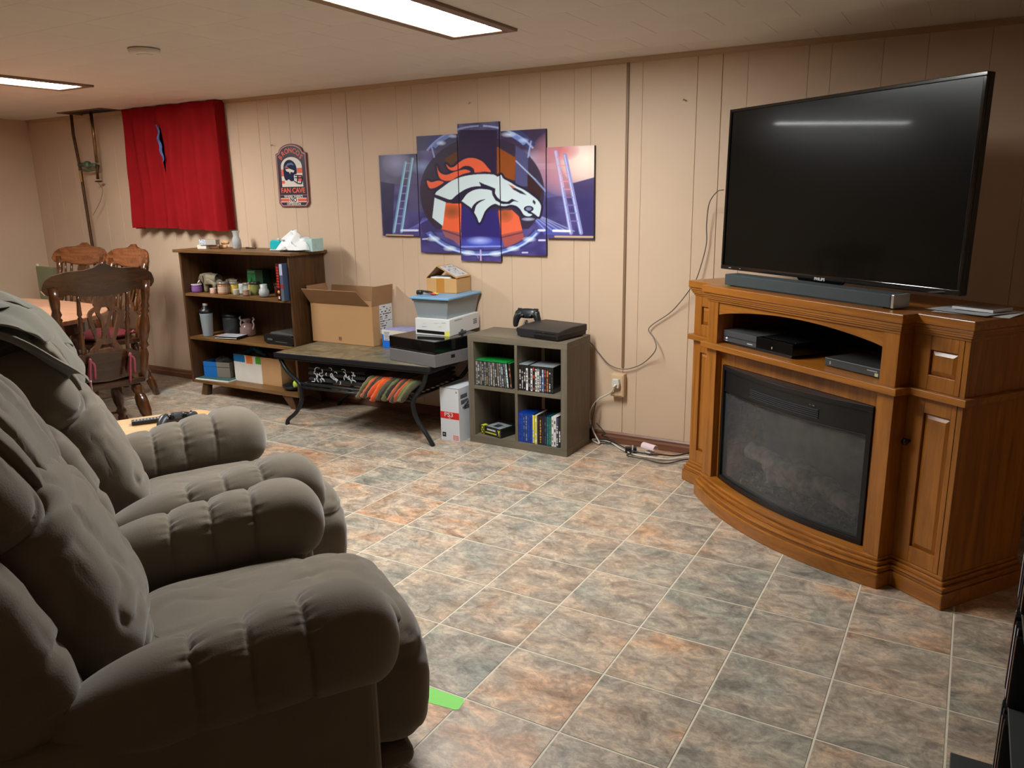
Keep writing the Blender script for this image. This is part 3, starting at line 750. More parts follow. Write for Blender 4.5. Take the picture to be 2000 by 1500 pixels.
# elephants: one skinned body each, with trunk, ears, legs and tail
m_ele = mat('carved_stone', (118, 106, 84), rough=.55, var=.3, scale=40)
def elephant(loc, s, rz, lab):
    t = thing('elephant_figurine', lab, 'figurine', loc, rz, 'elephant figurines')
    V = [(0, 0, .115), (.045, 0, .118), (.085, 0, .122), (.118, 0, .128), (.142, 0, .105), (.152, 0, .07), (.150, 0, .04), (.162, 0, .025),
         (-.045, 0, .112), (-.07, 0, .095), (-.082, 0, .06),
         (.06, .03, .07), (.06, .03, .005), (.06, -.03, .07), (.06, -.03, .005), (-.035, .03, .07), (-.035, .03, .005), (-.035, -.03, .07), (-.035, -.03, .005)]
    Rr = [.048, .048, .04, .036, .02, .013, .010, .008, .042, .016, .004, .022, .018, .022, .018, .022, .018, .022, .018]
    E = [(0, 1), (1, 2), (2, 3), (3, 4), (4, 5), (5, 6), (6, 7), (0, 8), (8, 9), (9, 10), (1, 11), (11, 12), (1, 13), (13, 14), (8, 15), (15, 16), (8, 17), (17, 18)]
    mb = MB()
    def rr_at(a, b, ra, rb): mb.tube([Vector(a) * s + Vector((0, 0, 0)) for a in (a, tuple((Vector(a) + Vector(b)) / 2), b)], [ra * s, (ra + rb) / 2 * s, rb * s], 10)
    me = bpy.data.meshes.new('body'); me.from_pydata([tuple(Vector(v) * s) for v in V], E, [])
    o = bpy.data.objects.new('body', me); C.objects.link(o)
    sk = o.modifiers.new('s', 'SKIN'); me.skin_vertices.new() if not me.skin_vertices else None
    for i, r in enumerate(Rr): me.skin_vertices[0].data[i].radius = (r * s, r * s)
    me.skin_vertices[0].data[0].use_root = True
    sb_ = o.modifiers.new('u', 'SUBSURF'); sb_.levels = 2; sb_.render_levels = 2
    dg = bpy.context.evaluated_depsgraph_get(); dg.update()
    nm = bpy.data.meshes.new_from_object(o.evaluated_get(dg)); bpy.data.objects.remove(o)
    nm.materials.clear(); nm.materials.append(m_ele)
    for p_ in nm.polygons: p_.use_smooth = True
    zmin = min(v.co.z for v in nm.vertices)
    nm.transform(TR(0, 0, -zmin))
    o = bpy.data.objects.new('body', nm); C.objects.link(o); o.parent = t
    for sd in (-1, 1):
        e = MB(); e.T = TR(.1 * s, sd * .036 * s, .118 * s - zmin) @ RZ(sd * -.5) @ RX(sd * -.2)
        e.lathe([(.002 * s, -.004 * s), (.026 * s, -.003 * s), (.03 * s, 0), (.026 * s, .003 * s), (.002 * s, .004 * s)], 14, (-.015 * s, 0, 0), Matrix.Rotation(PI / 2, 4, 'X') @ Matrix.Diagonal((1, 1.35, 1, 1)))
        e.build('ear', m_ele, t)
        e = MB(); e.T = Matrix.Scale(s, 4); e.T = TR(0, 0, -zmin) @ e.T
        e.rod((.135, sd * .015, .1), (.165, sd * .018, .075), [(.005, 0), (.004, .6), (.001, 1)], 8); e.build('tusk', m_wht, t)
    return t
elephant((-4.80, 3.93, ZS), .90, PI * 1.04, 'larger carved elephant figurine on the upper shelf')
elephant((-4.655, 4.00, ZS), .62, PI * 1.04, 'smaller carved elephant figurine behind the pink candle')
t = thing('green_box', 'green printed cardboard box standing at the back of the upper shelf', 'box', (-4.455, 4.04, ZS), .05)
MB().box(-.075, .075, -.035, .035, 0, .168).build('carton', mat('green_card', (22, 66, 40), rough=.4), t, bevel=.001)
o = MB().box(-.073, .005, -.0356, -.035, .002, .166).build('front_print', mat('green_print', (40, 132, 72), rough=.35, var=.35, scale=30), t)
mb = MB(); mb.prism([(-.06, .05), (-.01, .05), (-.035, .115)], -.0362, -.0356); mb.build('triangle_print', mat('green_deep', (6, 60, 40), rough=.3), o)
mb = MB(); mb.box(-.042, -.026, -.0366, -.0356, .052, .06); mb.box(-.066, -.004, -.0366, -.0356, .148, .154); mb.build('pale_print', mat('green_pale', (150, 220, 190), rough=.3), o)
# two upright game cases / books at the right end, leaning out over the shelf edge
for k, (x, cols, lab) in enumerate([(-3.962, ((52, 10, 10), (196, 34, 26)), 'tall black book with a red title spine at the right end of the upper shelf'),
                                    (-3.930, ((70, 84, 110), (150, 160, 184)), 'tall blue grey book against the right side panel of the upper shelf')]):
    t = thing('book', lab, 'book', (x, 3.775, ZS), 0, 'tall books on the upper shelf')
    T = TR(0, 0, 0)
    MB().box(-.014, .014, -.02, .17, 0, .245).build('cover', mat('bookcover%d' % k, cols[0], rough=.3), t, bevel=.001)
    mb = MB()
    if k == 0:
        rnd = random.Random(9)
        for q in range(8):
            z = .225 - q * .018; mb.box(-.009, .009, -.0206, -.02, z - .012, z); 
        o = mb.build('title_blocks', mat('title_red', (206, 40, 34), rough=.4), t)
        mb = MB(); 
        for q in range(8):
            z = .225 - q * .018; mb.box(-.004, .004 - .003 * (q % 2), -.0212, -.0206, z - .008, z - .004)
        mb.build('title_gaps', mat('title_dark', (40, 8, 8), rough=.4), o)
        mb = MB(); mb.lathe([(.011, 0), (.011, .0008)], 16, (-.001, -.0198, .058), RX(PI / 2)); mb.build('flame_print', mat('flame', (226, 140, 50), rough=.4), t)
        MB().box(-.006, .007, -.0208, -.02, .012, .03).build('publisher_mark', m_wht, t)
    else:
        MB().box(-.013, .013, -.0206, -.02, .17, .243).build('upper_print', mat('sky_print', (168, 178, 200), rough=.4), t)
        MB().box(-.013, .013, -.0206, -.02, .085, .11).build('red_print', mat('red_print', (150, 40, 36), rough=.4), t)
        MB().box(-.013, .013, -.0206, -.02, .0, .08).build('lower_print', mat('slate_print', (84, 96, 108), rough=.4), t)

# ---- middle shelf (z .438)
ZM = .4385
t = thing('shaker_bottle', 'clear shaker bottle with a black lid and white cap on the middle shelf', 'bottle', (-4.85, 3.87, ZM))
m_frost = mat('frosted_plastic', (168, 180, 186), rough=.35, trans=.35)
MB().lathe([(.034, 0), (.036, .006), (.046, .165), (.048, .17), (.044, .17), (.033, .008)], 24).build('cup', m_frost, t)
MB().lathe([(.047, .168), (.048, .195), (.03, .205), (.022, .222), (.02, .224)], 24).build('lid', m_blk, t)
MB().lathe([(.017, .222), (.018, .24), (.014, .243)], 18).build('cap', m_wht, t)
t = thing('dark_canister', 'dark round canister in shadow behind the shaker bottle', 'canister', (-4.755, 4.02, ZM))
MB().lathe([(.062, 0), (.068, .01), (.068, .12), (.064, .13)], 24).build('body', mat('canister_grey', (44, 46, 50), rough=.4), t)
MB().lathe([(.068, .13), (.07, .145), (.06, .155), (.02, .16)], 24).build('lid', m_blk, t)
t = thing('glass_bottle', 'fancy glass jar with curled handles and pink contents on the middle shelf', 'jar', (-4.585, 4.01, ZM))
MB().lathe([(.05, 0), (.058, .012), (.056, .06), (.038, .088), (.02, .1), (.03, .108), (.032, .125), (.026, .127), (.022, .11)], 22).build('jar', mat('pinkish_glass', (176, 140, 134), rough=.08, trans=.5), t)
for sx in (-1, 1):
    MB().tube(smooth_pts([(sx * .055, 0, .05), (sx * .07, 0, .085), (sx * .06, 0, .11), (sx * .075, 0, .125), (sx * .064, 0, .138)], 4), .006, 8).build('handle', mat('handle_glass', (200, 180, 180), rough=.1), t)
o = thing('orange_booklet', 'orange booklet lying under the black disc case on the middle shelf', 'booklet', (-4.74, 3.95, ZM), .35)
MB().box(-.075, .075, -.055, .055, 0, .005).build('pages', mat('orange_cover', (178, 104, 72), rough=.5), o)
t = thing('disc_case', 'black disc case with a pale cover lying on the middle shelf', 'disc case', (-4.62, 3.885, ZM + .0052), .22)
MB().box(-.095, .095, -.065, .065, 0, .014).build('case', m_blk, t, bevel=.001)
MB().box(-.09, .09, -.06, .06, .014, .0146).build('cover_sheet', mat('cover_pale', (176, 176, 182), rough=.3, var=.35, scale=22), t)
MB().box(-.092, .092, -.0656, -.065, .001, .005).build('white_edge', m_wht, t)
t = thing('disc_player', 'small black disc player with a silver top on the middle shelf', 'disc player', (-4.08, 3.92, ZM), -.06)
pr = [(-.15, .014), (-.12, 0), (.12, 0), (.15, .014), (.152, .055), (.13, .070), (-.13, .070), (-.152, .055)]
MB().prism(pr, -.09, .11).build('body', m_blk, t, bevel=.003)
MB().prism([(-.10, .0705), (.15, .0705), (.15, .082), (.0, .092), (-.07, .086)], -.085, .105).build('lid', mat('player_silver', (120, 120, 116), rough=.25, metal=.6), t, bevel=.003)
mb = MB(); mb.box(-.11, -.06, -.0925, -.09, .028, .04); mb.box(-.03, .09, -.0925, -.09, .02, .024); mb.build('front_buttons', mat('button_grey', (84, 84, 86), rough=.4), t)

# ---- bottom shelf (z .1165)
ZB = .1165
m_blue = mat('box_blue', (16, 96, 168), rough=.5)
t = thing('paper_pile', 'stack of papers with a green top sheet under the blue ended box', 'paper', (-4.80, 3.90, ZB), .1)
MB().box(-.15, .17, -.1, .09, 0, .008).build('white_sheets', m_paper, t)
MB().box(-.145, .165, -.09, .09, .0081, .011).build('green_sheet', mat('green_sheet', (52, 84, 76), rough=.6), t)
t = thing('shoe_box', 'open shoe box with a bright blue end on the bottom shelf', 'box', (-4.815, 3.945, ZB + .0115), .22)
hw, hd, h, th = .115, .075, .115, .003
m_tp = mat('box_taupe', (112, 104, 92), rough=.7)
mb = MB(); mb.box(-hw, hw, -hd, -hd + th, 0, h); mb.box(-hw, hw, hd - th, hd, 0, h); mb.box(hw - th, hw, -hd + th, hd - th, 0, h); mb.box(-hw, hw, -hd, hd, 0, th)
mb.build('tray', m_tp, t)
o = MB().box(-hw, -hw + th, -hd + th, hd - th, th, h).build('blue_end', m_blue, t)
MB().box(-hw, -.0, -hd - .0012, -hd, 0, h).build('blue_front', m_blue, t)
MB().box(-hw, hw, -hd - .0018, -hd - .0012, h * .68, h * .70).build('lid_seam', mat('seam_dark', (30, 50, 70), rough=.7), t)
mb = MB(); mb.tube(smooth_pts([(-.05, 0, .10), (.0, .03, .135), (.06, -.02, .12), (.09, .02, .1)], 5), .022, 8); mb.tube(smooth_pts([(-.02, -.04, .1), (.05, .0, .125), (.03, .04, .13), (-.06, .03, .1)], 5), .018, 8)
o = mb.build('dark_cloth', mat('dark_cloth', (40, 34, 30), rough=.9, var=.3), t)
t = thing('file_box', 'white and brown carton with blue, orange and green tabs on the bottom shelf', 'box', (-4.395, 3.975, ZB), -.02)
hw, hd, h = .245, .075, .20
m_kraft = mat('kraft_card', (176, 134, 90), rough=.75, var=.05, scale=6)
mb = MB(); mb.box(-hw, hw, -hd, -hd + .003, 0, h); mb.box(-hw, hw, hd - .003, hd, 0, h); mb.box(-hw, -hw + .003, -hd, hd, 0, h); mb.box(hw - .003, hw, -hd, hd, 0, h); mb.box(-hw, hw, -hd, hd, 0, .003)
mb.build('carton', m_kraft, t)
wf = MB().box(-hw, .045, -hd - .001, -hd, 0, h - .002).build('white_front', mat('soft_white', (206, 200, 190), rough=.7, var=.04, scale=8), t)
for (a, b_, z0, c, n_) in [(-hw, -.125, .145, (10, 104, 160), 'blue_tab'), (-.11, -.045, .14, (214, 112, 40), 'orange_tab'), (-.012, .044, .145, (66, 142, 34), 'green_tab')]:
    MB().prism([(a, z0), (b_, z0), (b_, h - .01), (b_ - .01, h), (a + .01, h), (a, h - .01)], -hd - .0018, -hd - .001).build(n_, mat(n_ + '_m', c, rough=.6), wf)
mb = MB(); mb.tube(smooth_pts([(-.19, 0, .19), (-.12, .02, .235), (-.04, -.02, .225), (.02, 0, .19)], 5), .02, 8); mb.build('blue_wrapper', mat('wrapper_teal', (30, 96, 120), rough=.3, var=.5, scale=40), t)
t = thing('bowl', 'dark round dish at the right end of the bottom shelf', 'bowl', (-4.035, 3.90, ZB))
MB().lathe([(.055, 0), (.075, .01), (.088, .03), (.084, .031), (.07, .014), (.05, .008)], 24).build('dish', mat('dish_dark', (40, 38, 36), rough=.3), t)
t = MB(); t.smooth = True; t.lathe([(.0335 * math.sin(a), -.0335 * math.cos(a)) for a in [PI * k / 14 for k in range(15)]], 20, capb=False, capt=False)
o = t.build('tennis_ball', mat('tennis_felt', (196, 220, 50), rough=.95, sheen=.5), None, clean=True); o.location = (-3.99, 3.885, ZB + .0435); tag(o, 'yellow green tennis ball in the dark dish', 'ball')

# ================================================================== LOW SLATE TABLE
TZ = .478; TA = R(3.2)
ct = thing('coffee_table', 'low table with a slate tile top and curved black metal legs, right of the bookcase', 'coffee table', (-3.765, 3.478, 0), TA)
m_met = mat('black_metal', (36, 38, 40), rough=.38, metal=.5)
m_slate2 = slate('table_slate', 1.0, .293, 0, 0, colors=[(96, 96, 80), (112, 104, 84), (122, 108, 84), (132, 112, 80)], rough=.4, table=True)
TL, TD = 1.17, .595
mb = MB(); fr_ = .012
mb.box(0, TL, 0, fr_, TZ - .03, TZ - .001); mb.box(0, TL, TD - fr_, TD, TZ - .03, TZ - .001); mb.box(0, fr_, fr_, TD - fr_, TZ - .03, TZ - .001); mb.box(TL - fr_, TL, fr_, TD - fr_, TZ - .03, TZ - .001)
mb.box(fr_, TL - fr_, fr_, TD - fr_, TZ - .02, TZ - .008)
mb.box(.01, TL - .01, .008, TD - .008, TZ - .042, TZ - .03)
mb.build('top_frame', m_met, ct, bevel=.003)
nx = 4; ny = 2
for i in range(nx):
    for j in range(ny):
        a = fr_ + (TL - 2 * fr_) / nx * i; b_ = fr_ + (TL - 2 * fr_) / nx * (i + 1); c = fr_ + (TD - 2 * fr_) / ny * j; d = fr_ + (TD - 2 * fr_) / ny * (j + 1)
        MB().box(a + .0006, b_ - .0006, c + .0006, d - .0006, TZ - .008, TZ).build('slate_tile', m_slate2, ct, bevel=.001, seg=1)
def leg(x, sx, y):
    P = [(x + sx * .000, y, TZ - .04), (x - sx * .05, y, .36), (x - sx * .135, y, .295), (x - sx * .155, y, .255), (x - sx * .150, y, .17), (x - sx * .10, y, .09), (x - sx * .03, y, .035), (x - sx * .015, y, 0)]
    P = smooth_pts(P, 5); P[-1].z = .0
    MB().tube(P, .0165, 10, flat=.75).build('leg', m_met, ct)
for y in (.035, TD - .035):
    leg(.02, -1, y); 
    P = smooth_pts([(TL - .05, y, TZ - .04), (TL - .075, y, .36), (TL - .135, y, .285), (TL - .15, y, .23), (TL - .125, y, .15), (TL - .06, y, .06), (TL - .02, y, 0)], 5)
    MB().tube(P, .0165, 10, flat=.75).build('leg', m_met, ct)
mb = MB()
for y in (.035, TD - .035):
    mb.tube([(.165, y, .285), (TL - .14, y, .285)], .008, 8); mb.tube([(.165, y, .262), (TL - .14, y, .262)], .008, 8)
    for k in range(12): mb.tube([(.19 + k * .072, y, .262), (.205 + k * .072, y, .285)], .005, 6)
mb.tube([(.17, .035, .275), (.17, TD - .035, .275)], .009, 8); mb.tube([(TL - .15, .035, .275), (TL - .15, TD - .035, .275)], .009, 8)
for k in range(9): mb.tube([(.17, .08 + k * .055, .268), (TL - .15, .08 + k * .055, .268)], .004, 6)
mb.build('lower_rack', m_met, ct)

# folded blankets on the rack
def cloth_block(nm, x0, x1, y0, y1, z0, z1, cols, parent_z, lab, fringe=False, seed=1):
    """folded blanket: stacked rounded folds, stripes as separate colour bands of the weave"""
    t = thing(nm, lab, 'blanket', (0, 0, 0), 0)
    loc = Matrix.Translation((-3.765, 3.478, 0)) @ RZ(TA)
    c = loc @ Vector(((x0 + x1) / 2, (y0 + y1) / 2, z0)); t.location = c; t.rotation_euler = (0, 0, TA)
    hw = (x1 - x0) / 2; hd = (y1 - y0) / 2; h = z1 - z0; n = 3
    for k in range(n):
        za = h * k / n + .0015; zb = h * (k + 1) / n - .0015; rr = (zb - za) / 2; zc = (za + zb) / 2
        nst = len(cols)
        mb = MB(); 
        def fn(u, v, zc=zc, rr=rr, k=k):
            a = v * 2 * PI; x = -hw + 2 * hw * u
            yy = math.cos(a); zz = math.sin(a)
            e = .38
            yy = math.copysign(abs(yy) ** e, yy) * (hd + .008 * noise.noise(Vector((x * 9, k * 3.1, seed)))); zz = math.copysign(abs(zz) ** .8, zz) * rr * (.96 + .05 * noise.noise(Vector((x * 22, v * 6, seed + k))))
            return (x, yy, zc + zz)
        mb.grid(fn, 90, 20, cv=True)
        # band colours along x
        me_f = len(mb.f); mb.m = [int((f // 20) / (me_f / 20) * nst) % nst if True else 0 for f in range(me_f)]
        o = mb.build('fold', [mat('weave_%s' % str(c_), c_, rough=.95, bump=.8, bscale=250, sheen=.3) for c_ in cols], t)
    return t
og = [(50, 46, 28), (170, 64, 22), (196, 78, 24), (56, 52, 30), (24, 20, 16), (84, 90, 46), (170, 66, 28), (84, 78, 44), (30, 26, 20), (180, 76, 30), (70, 76, 42)]
cloth_block('striped_blanket', .70, 1.02, .05, .53, .2925, .375, og, .2925, 'folded orange and olive striped blanket on the rack under the low table', seed=4)
rnd = random.Random(11)
bwc = [(14, 14, 16) if rnd.random() < .74 else (196, 200, 206) for _ in range(40)]
t = cloth_block('patterned_blanket', .22, .66, .06, .50, .2925, .405, [(16, 16, 19)], .2925, 'folded black blanket with white print on the rack under the low table', seed=8)
mb = MB(); rnd = random.Random(21)
for k in range(34):
    x = rnd.uniform(-.19, .19); z = rnd.uniform(.015, .10); a0 = rnd.uniform(0, 6.2); rr = rnd.uniform(.008, .022)
    mb.tube([(x + rr * math.cos(a0 + q * .45), -.226 - .006, min(.11, max(.01, z + rr * math.sin(a0 + q * .45)))) for q in range(6)], .0028, 5)
mb.build('white_print', mat('print_offwhite', (196, 202, 206), rough=.9), t)
# hanging fringe end of the striped blanket
mb = MB(); 
loc = Matrix.Translation((-3.765, 3.478, 0)) @ RZ(TA)
t = thing('blanket_end', 'ruffled orange and olive blanket end spilling over the rack rail beside the table leg', 'blanket', loc @ Vector((.84, .03, .25)), TA)
cols = [(104, 98, 56), (84, 78, 44), (190, 84, 40), (60, 50, 34), (70, 64, 40), (206, 78, 24), (216, 86, 26), (212, 82, 26), (76, 70, 46), (52, 44, 30), (96, 102, 52), (40, 34, 26), (168, 74, 36), (62, 52, 36), (180, 76, 34), (96, 100, 54), (104, 108, 58), (70, 64, 42)]
for k, c in enumerate(cols):
    x0 = -.19 + k * .0195
    mb = MB(); rnd = random.Random(k * 5 + 1)
    dz = rnd.uniform(-.016, .010); dy = rnd.uniform(-.014, .008); dx = rnd.uniform(-.006, .006)
    mb.tube(smooth_pts([(x0 + .075, .04, .118), (x0 + .055, .0 + dy, .10), (x0 + .022 + dx, -.030 + dy, .052 + dz), (x0 - .006, -.026 + dy, .012 + dz)], 5), [rnd.uniform(.009, .0125) for _ in range(16)], 8, flat=1.7)
    mb.build('pleat', mat('weave_%s' % str(c), c, rough=.95, bump=.8, bscale=250, sheen=.3), t)

# ---- things on the low table
def tl(x, y, z=TZ): return (x, y, z)
m_carton = mat('carton_tan', (178, 136, 92), rough=.75, var=.03, scale=5)
m_cartin = mat('carton_inner', (150, 112, 76), rough=.8, var=.06, scale=5)
t = thing('cardboard_carton', 'large open cardboard carton with raised flaps on the low table', 'carton', (-3.56, 4.0, TZ + .0005), .01)
hw, hd, h, th = .262, .105, .262, .004
mb = MB(); mb.box(-hw, hw, -hd, -hd + th, 0, h); mb.box(-hw, hw, hd - th, hd, 0, h); mb.box(-hw, -hw + th, -hd + th, hd - th, 0, h); mb.box(hw - th, hw, -hd + th, hd - th, 0, h); mb.box(-hw, hw, -hd, hd, 0, th)
mb.build('box_body', m_carton, t, bevel=.001)
def flap(nm, a, b_, hh, dirv, skew=0., m=m_cartin):
    a = Vector(a); b_ = Vector(b_); d = Vector(dirv); n_ = (b_ - a).cross(d).normalized() * .002
    e = (b_ - a).normalized() * skew
    mb = MB(); q = [a, b_, b_ + d + e * -1, a + d + e]
    mb.add([tuple(v + n_) for v in q] + [tuple(v - n_) for v in q], [(0, 1, 2, 3), (7, 6, 5, 4), (0, 4, 5, 1), (1, 5, 6, 2), (2, 6, 7, 3), (3, 7, 4, 0)])
    return mb.build(nm, m, t)
ff = flap('front_flap', (-hw, -hd, h), (hw - .02, -hd, h), 0, (-.02, -.075, .10), .02)
flap('left_flap', (-hw, hd, h), (-hw, -hd, h), 0, (-.035, 0, .11), .01)
flap('back_flap', (hw, hd, h), (-hw, hd, h), 0, (0, .0, .10), .01)
flap('right_flap', (hw, -hd, h), (hw, hd, h), 0, (.012, .0, .125), .0)
mb = MB()
for k in range(3): mb.box(-.03 + k * .009, -.025 + k * .009, -hd - .0008, -hd, .02, .046)
mb.box(-.032, -.004, -hd - .0008, -hd, .034, .036); mb.build('carton_print', mat('print_brown', (96, 66, 42), rough=.7), t)
lb = MB().box(hw + .0002, hw + .001, -.03, .10, .075, .262).build('shipping_label', m_paper, t)
mb = MB(); rnd = random.Random(6)
for q in range(11):
    z = .25 - q * .0155
    x = -.026
    while x < .08:
        l_ = rnd.uniform(.006, .02)
        if rnd.random() < (.75 if x < .03 else .4): mb.box(hw + .001, hw + .0016, x, min(x + l_, .09), z - rnd.uniform(.003, .009), z)
        x += l_ + .004
mb.box(hw + .001, hw + .0016, -.03, .10, .152, .154)
mb.build('label_print', mat('ink', (38, 38, 42), rough=.7), lb)
t = thing('blue_box', 'bright blue and white box between the carton and the black case', 'box', (-3.06, 3.995, TZ + .0005), -.02)
MB().box(-.17, .17, -.09, .09, 0, .118).build('carton', mat('bright_blue', (14, 104, 208), rough=.35), t, bevel=.001)
MB().box(-.17, .17, -.0912, -.09, .088, .118).build('white_band', m_wht, t)
MB().box(-.169, .169, -.09, .089, .1181, .1187).build('top_print', mat('lilac_print', (150, 150, 196), rough=.4, var=.2, scale=20), t)
o = MB().box(-.155, -.105, -.0922, -.0912, .05, .112).build('price_sticker', m_paper, t)
mb = MB()
for q in range(6): mb.box(-.15, -.115 + .004 * (q % 3), -.0928, -.0922, .056 + q * .009, .059 + q * .009)
mb.build('sticker_print', mat('ink', (38, 38, 42)), o)
t = thing('storage_case', 'large flat case, glossy black above and grey below, at the right of the low table', 'case', (-2.752, 3.583, TZ + .0005), R(-10.6))
MB().box(-.192, .192, 0, .40, 0, .074).build('grey_base', mat('case_grey', (104, 100, 100), rough=.45), t, bevel=.003)
MB().box(-.190, .190, .002, .398, .0745, .080).build('seam_strip', m_blk, t)
MB().box(-.192, .192, 0, .40, .0805, .148).build('black_lid', m_blkgloss, t, bevel=.004)
MB().box(.192, .1935, .13, .16, .038, .056).build('side_port', m_blk, t)
t = thing('appliance_box', 'white printed cardboard box stacked on the black case', 'box', (-2.70, 3.725, TZ + .149), R(3.5))
MB().box(-.118, .118, 0, .355, 0, .097).build('carton', mat('carton_white', (206, 206, 204), rough=.55), t, bevel=.0015)
mb = MB(); mb.prism([(-.108, .012), (.082, .008), (.082, .026), (-.108, .030)], -.0012, 0)
mb.build('front_print', m_blk, t)
mb = MB()
for q in range(5):
    mb.box(.118, .1192, .06 + q * .018, .07 + q * .018, .083, .087)
for q in range(3): mb.box(.118, .1192, .28, .325, .035 + q * .011, .040 + q * .011)
mb.box(.118, .1192, .10, .19, .0, .010); mb.prism([(.12, .01), (.16, .01), (.15, .022), (.135, .024)], .118, .1192, 'X')
mb.build('side_print', mat('ink_soft', (84, 84, 90), rough=.6), t)
mb = MB(); mb.prism([(.083, 0), (.116, 0), (.116, .03), (.1, .034), (.083, .018)], -.0014, 0); mb.build('yellow_mark', mat('yellow_soft', (212, 208, 90), rough=.6), t)
mb = MB(); rnd = random.Random(4)
for q in range(8):
    x = rnd.uniform(-.1, .08); z = rnd.uniform(.045, .085); mb.box(x, x + rnd.uniform(.01, .03), -.0012, 0, z, z + .002)
mb.build('fine_print', mat('grey_print', (160, 164, 168), rough=.6), t)
ZL = TZ + .2465
t = thing('storage_bin', 'clear plastic bin with a pale blue lid stacked on the white box', 'storage bin', (-2.715, 3.745, ZL), R(2.5))
m_bin = mat('clear_plastic', (178, 188, 194), rough=.22, trans=.55)
vs = []
def taper(mb, bx, by0, by1, tx, ty0, ty1, z0, z1):
    mb.add([(-bx, by0, z0), (bx, by0, z0), (bx, by1, z0), (-bx, by1, z0), (-tx, ty0, z1), (tx, ty0, z1), (tx, ty1, z1), (-tx, ty1, z1)],
           [(0, 3, 2, 1), (0, 1, 5, 4), (1, 2, 6, 5), (2, 3, 7, 6), (3, 0, 4, 7)])
mb = MB(); taper(mb, .100, .005, .335, .122, -.012, .352, 0, .112); taper(mb, .098, .007, .333, .120, -.010, .350, .002, .112)
mb.box(-.126, .126, -.016, -.010, .100, .110); mb.box(.120, .126, -.01, .35, .100, .110)
mb.build('bin', m_bin, t)
MB().prism([(-.135, -.03), (.135, -.03), (.135, .36), (-.135, .36)], .111, .126, 'Z').build('lid', mat('lid_blue', (112, 156, 190), rough=.4), t, bevel=.006, seg=3)
mb = MB(); rnd = random.Random(12)
for q in range(14):
    pts = [(rnd.uniform(-.075, .075), rnd.uniform(.03, .30), rnd.uniform(.02, .085)) for _ in range(4)]
    mb.tube(smooth_pts(pts, 4), rnd.uniform(.006, .014), 7)
o = mb.build('contents', mat('bin_contents', (96, 104, 108), rough=.5, var=.6, scale=25), t); o['kind'] = 'stuff'
MB().box(-.02, .01, .012, .016, .06, .095).build('white_bag', m_paper, t)
ZL2 = ZL + .1267
t = thing('small_carton', 'small cardboard carton with a tented printed flap on the blue lid', 'carton', (-2.765, 3.925, ZL2), R(4))
m_lc = mat('carton_light', (196, 150, 94), rough=.7, var=.04, scale=6)
hw, h, dd, th = .105, .088, .175, .003
mb = MB(); mb.box(-hw, hw, 0, th, 0, h); mb.box(-hw, hw, dd - th, dd, 0, h); mb.box(-hw, -hw + th, th, dd - th, 0, h); mb.box(hw - th, hw, th, dd - th, 0, h); mb.box(-hw, hw, 0, dd, 0, th)
mb.build('box_body', m_lc, t)
MB().box(-.035, .02, -.0008, 0, 0, h).build('packing_tape', mat('tape_tan', (186, 126, 56), rough=.3), t)
ridge = (-.025, .160)
def slab(nm, A, B, D, E, m, th=.003, par=None):
    A, B, D, E = map(Vector, (A, B, D, E)); n_ = (B - A).cross(E - A).normalized() * th / 2
    mb = MB(); mb.add([tuple(v + n_) for v in (A, B, D, E)] + [tuple(v - n_) for v in (A, B, D, E)], [(0, 1, 2, 3), (7, 6, 5, 4), (0, 4, 5, 1), (1, 5, 6, 2), (2, 6, 7, 3), (3, 7, 4, 0)])
    return mb.build(nm, m, par)
slab('left_flap', (-hw, 0, h), (-hw, dd, h), (-.03, dd, .158), (-.03, 0, .158), m_cartin, par=t)
rf = slab('right_flap', (-.028, -.002, .160), (-.028, dd, .160), (hw + .004, dd, h + .004), (hw + .004, -.002, h + .004), m_lc, par=t)
def on_flap(a, b_, c, d, m, nm, par, lift=.0022):
    A = Vector((-.028, 0, .160)); U_ = Vector((hw + .032, 0, h - .156)); V_ = Vector((0, dd, 0)); n_ = V_.cross(U_).normalized() * -lift
    if n_.z < 0: n_ = -n_
    q = [A + U_ * a + V_ * c + n_, A + U_ * b_ + V_ * c + n_, A + U_ * b_ + V_ * d + n_, A + U_ * a + V_ * d + n_]
    mb = MB(); mb.add([tuple(v) for v in q], [(0, 1, 2, 3)]); return mb, q
mb, _ = on_flap(.06, .9, .06, .94, None, '', None); lbp = mb.build('flap_label', m_paper, rf)
mb2 = MB(); rnd = random.Random(8)
for q in range(40):
    a = rnd.uniform(.1, .8); c = rnd.uniform(.1, .85)
    m_, _ = on_flap(a, min(.88, a + rnd.uniform(.02, .06)), c, min(.92, c + rnd.uniform(.02, .12)), None, '', None, .0028); mb2.add(m_.v, m_.f)
mb2.build('flap_print', mat('print_red_grey', (140, 120, 116), rough=.6), lbp)
MB().box(-.085, .06, .01, .10, .06, .095).build('white_contents', mat('contents_white', (214, 214, 208), rough=.4), t, bevel=.006)
t = thing('cable_bundle', 'black cable bundle with red and yellow plugs on the blue lid', 'cable', (-2.81, 3.815, ZL2 + .012), .1)
mb = MB()
for q in range(5):
    mb.tube(smooth_pts([(-.05, -.012 + q * .006, 0 + .003 * (q % 2)), (-.02, .01 - q * .004, .008), (.015, -.01 + q * .005, .006), (.045, .0 + q * .003, 0)], 5), .0055, 7)
mb.tube([(-.052, 0, 0), (-.02, 0, .002)], .014, 10)
mb.build('coil', m_blk, t)
for q, c in enumerate([(190, 40, 60), (224, 180, 40), (214, 206, 90)]):
    MB().rod((.048, -.012 + q * .012, -.004), (.085, -.018 + q * .016, -.004), [(.006, 0), (.007, .5), (.004, .55), (.004, 1)], 10).build('plug', mat('plug%d' % q, c, rough=.35), t)

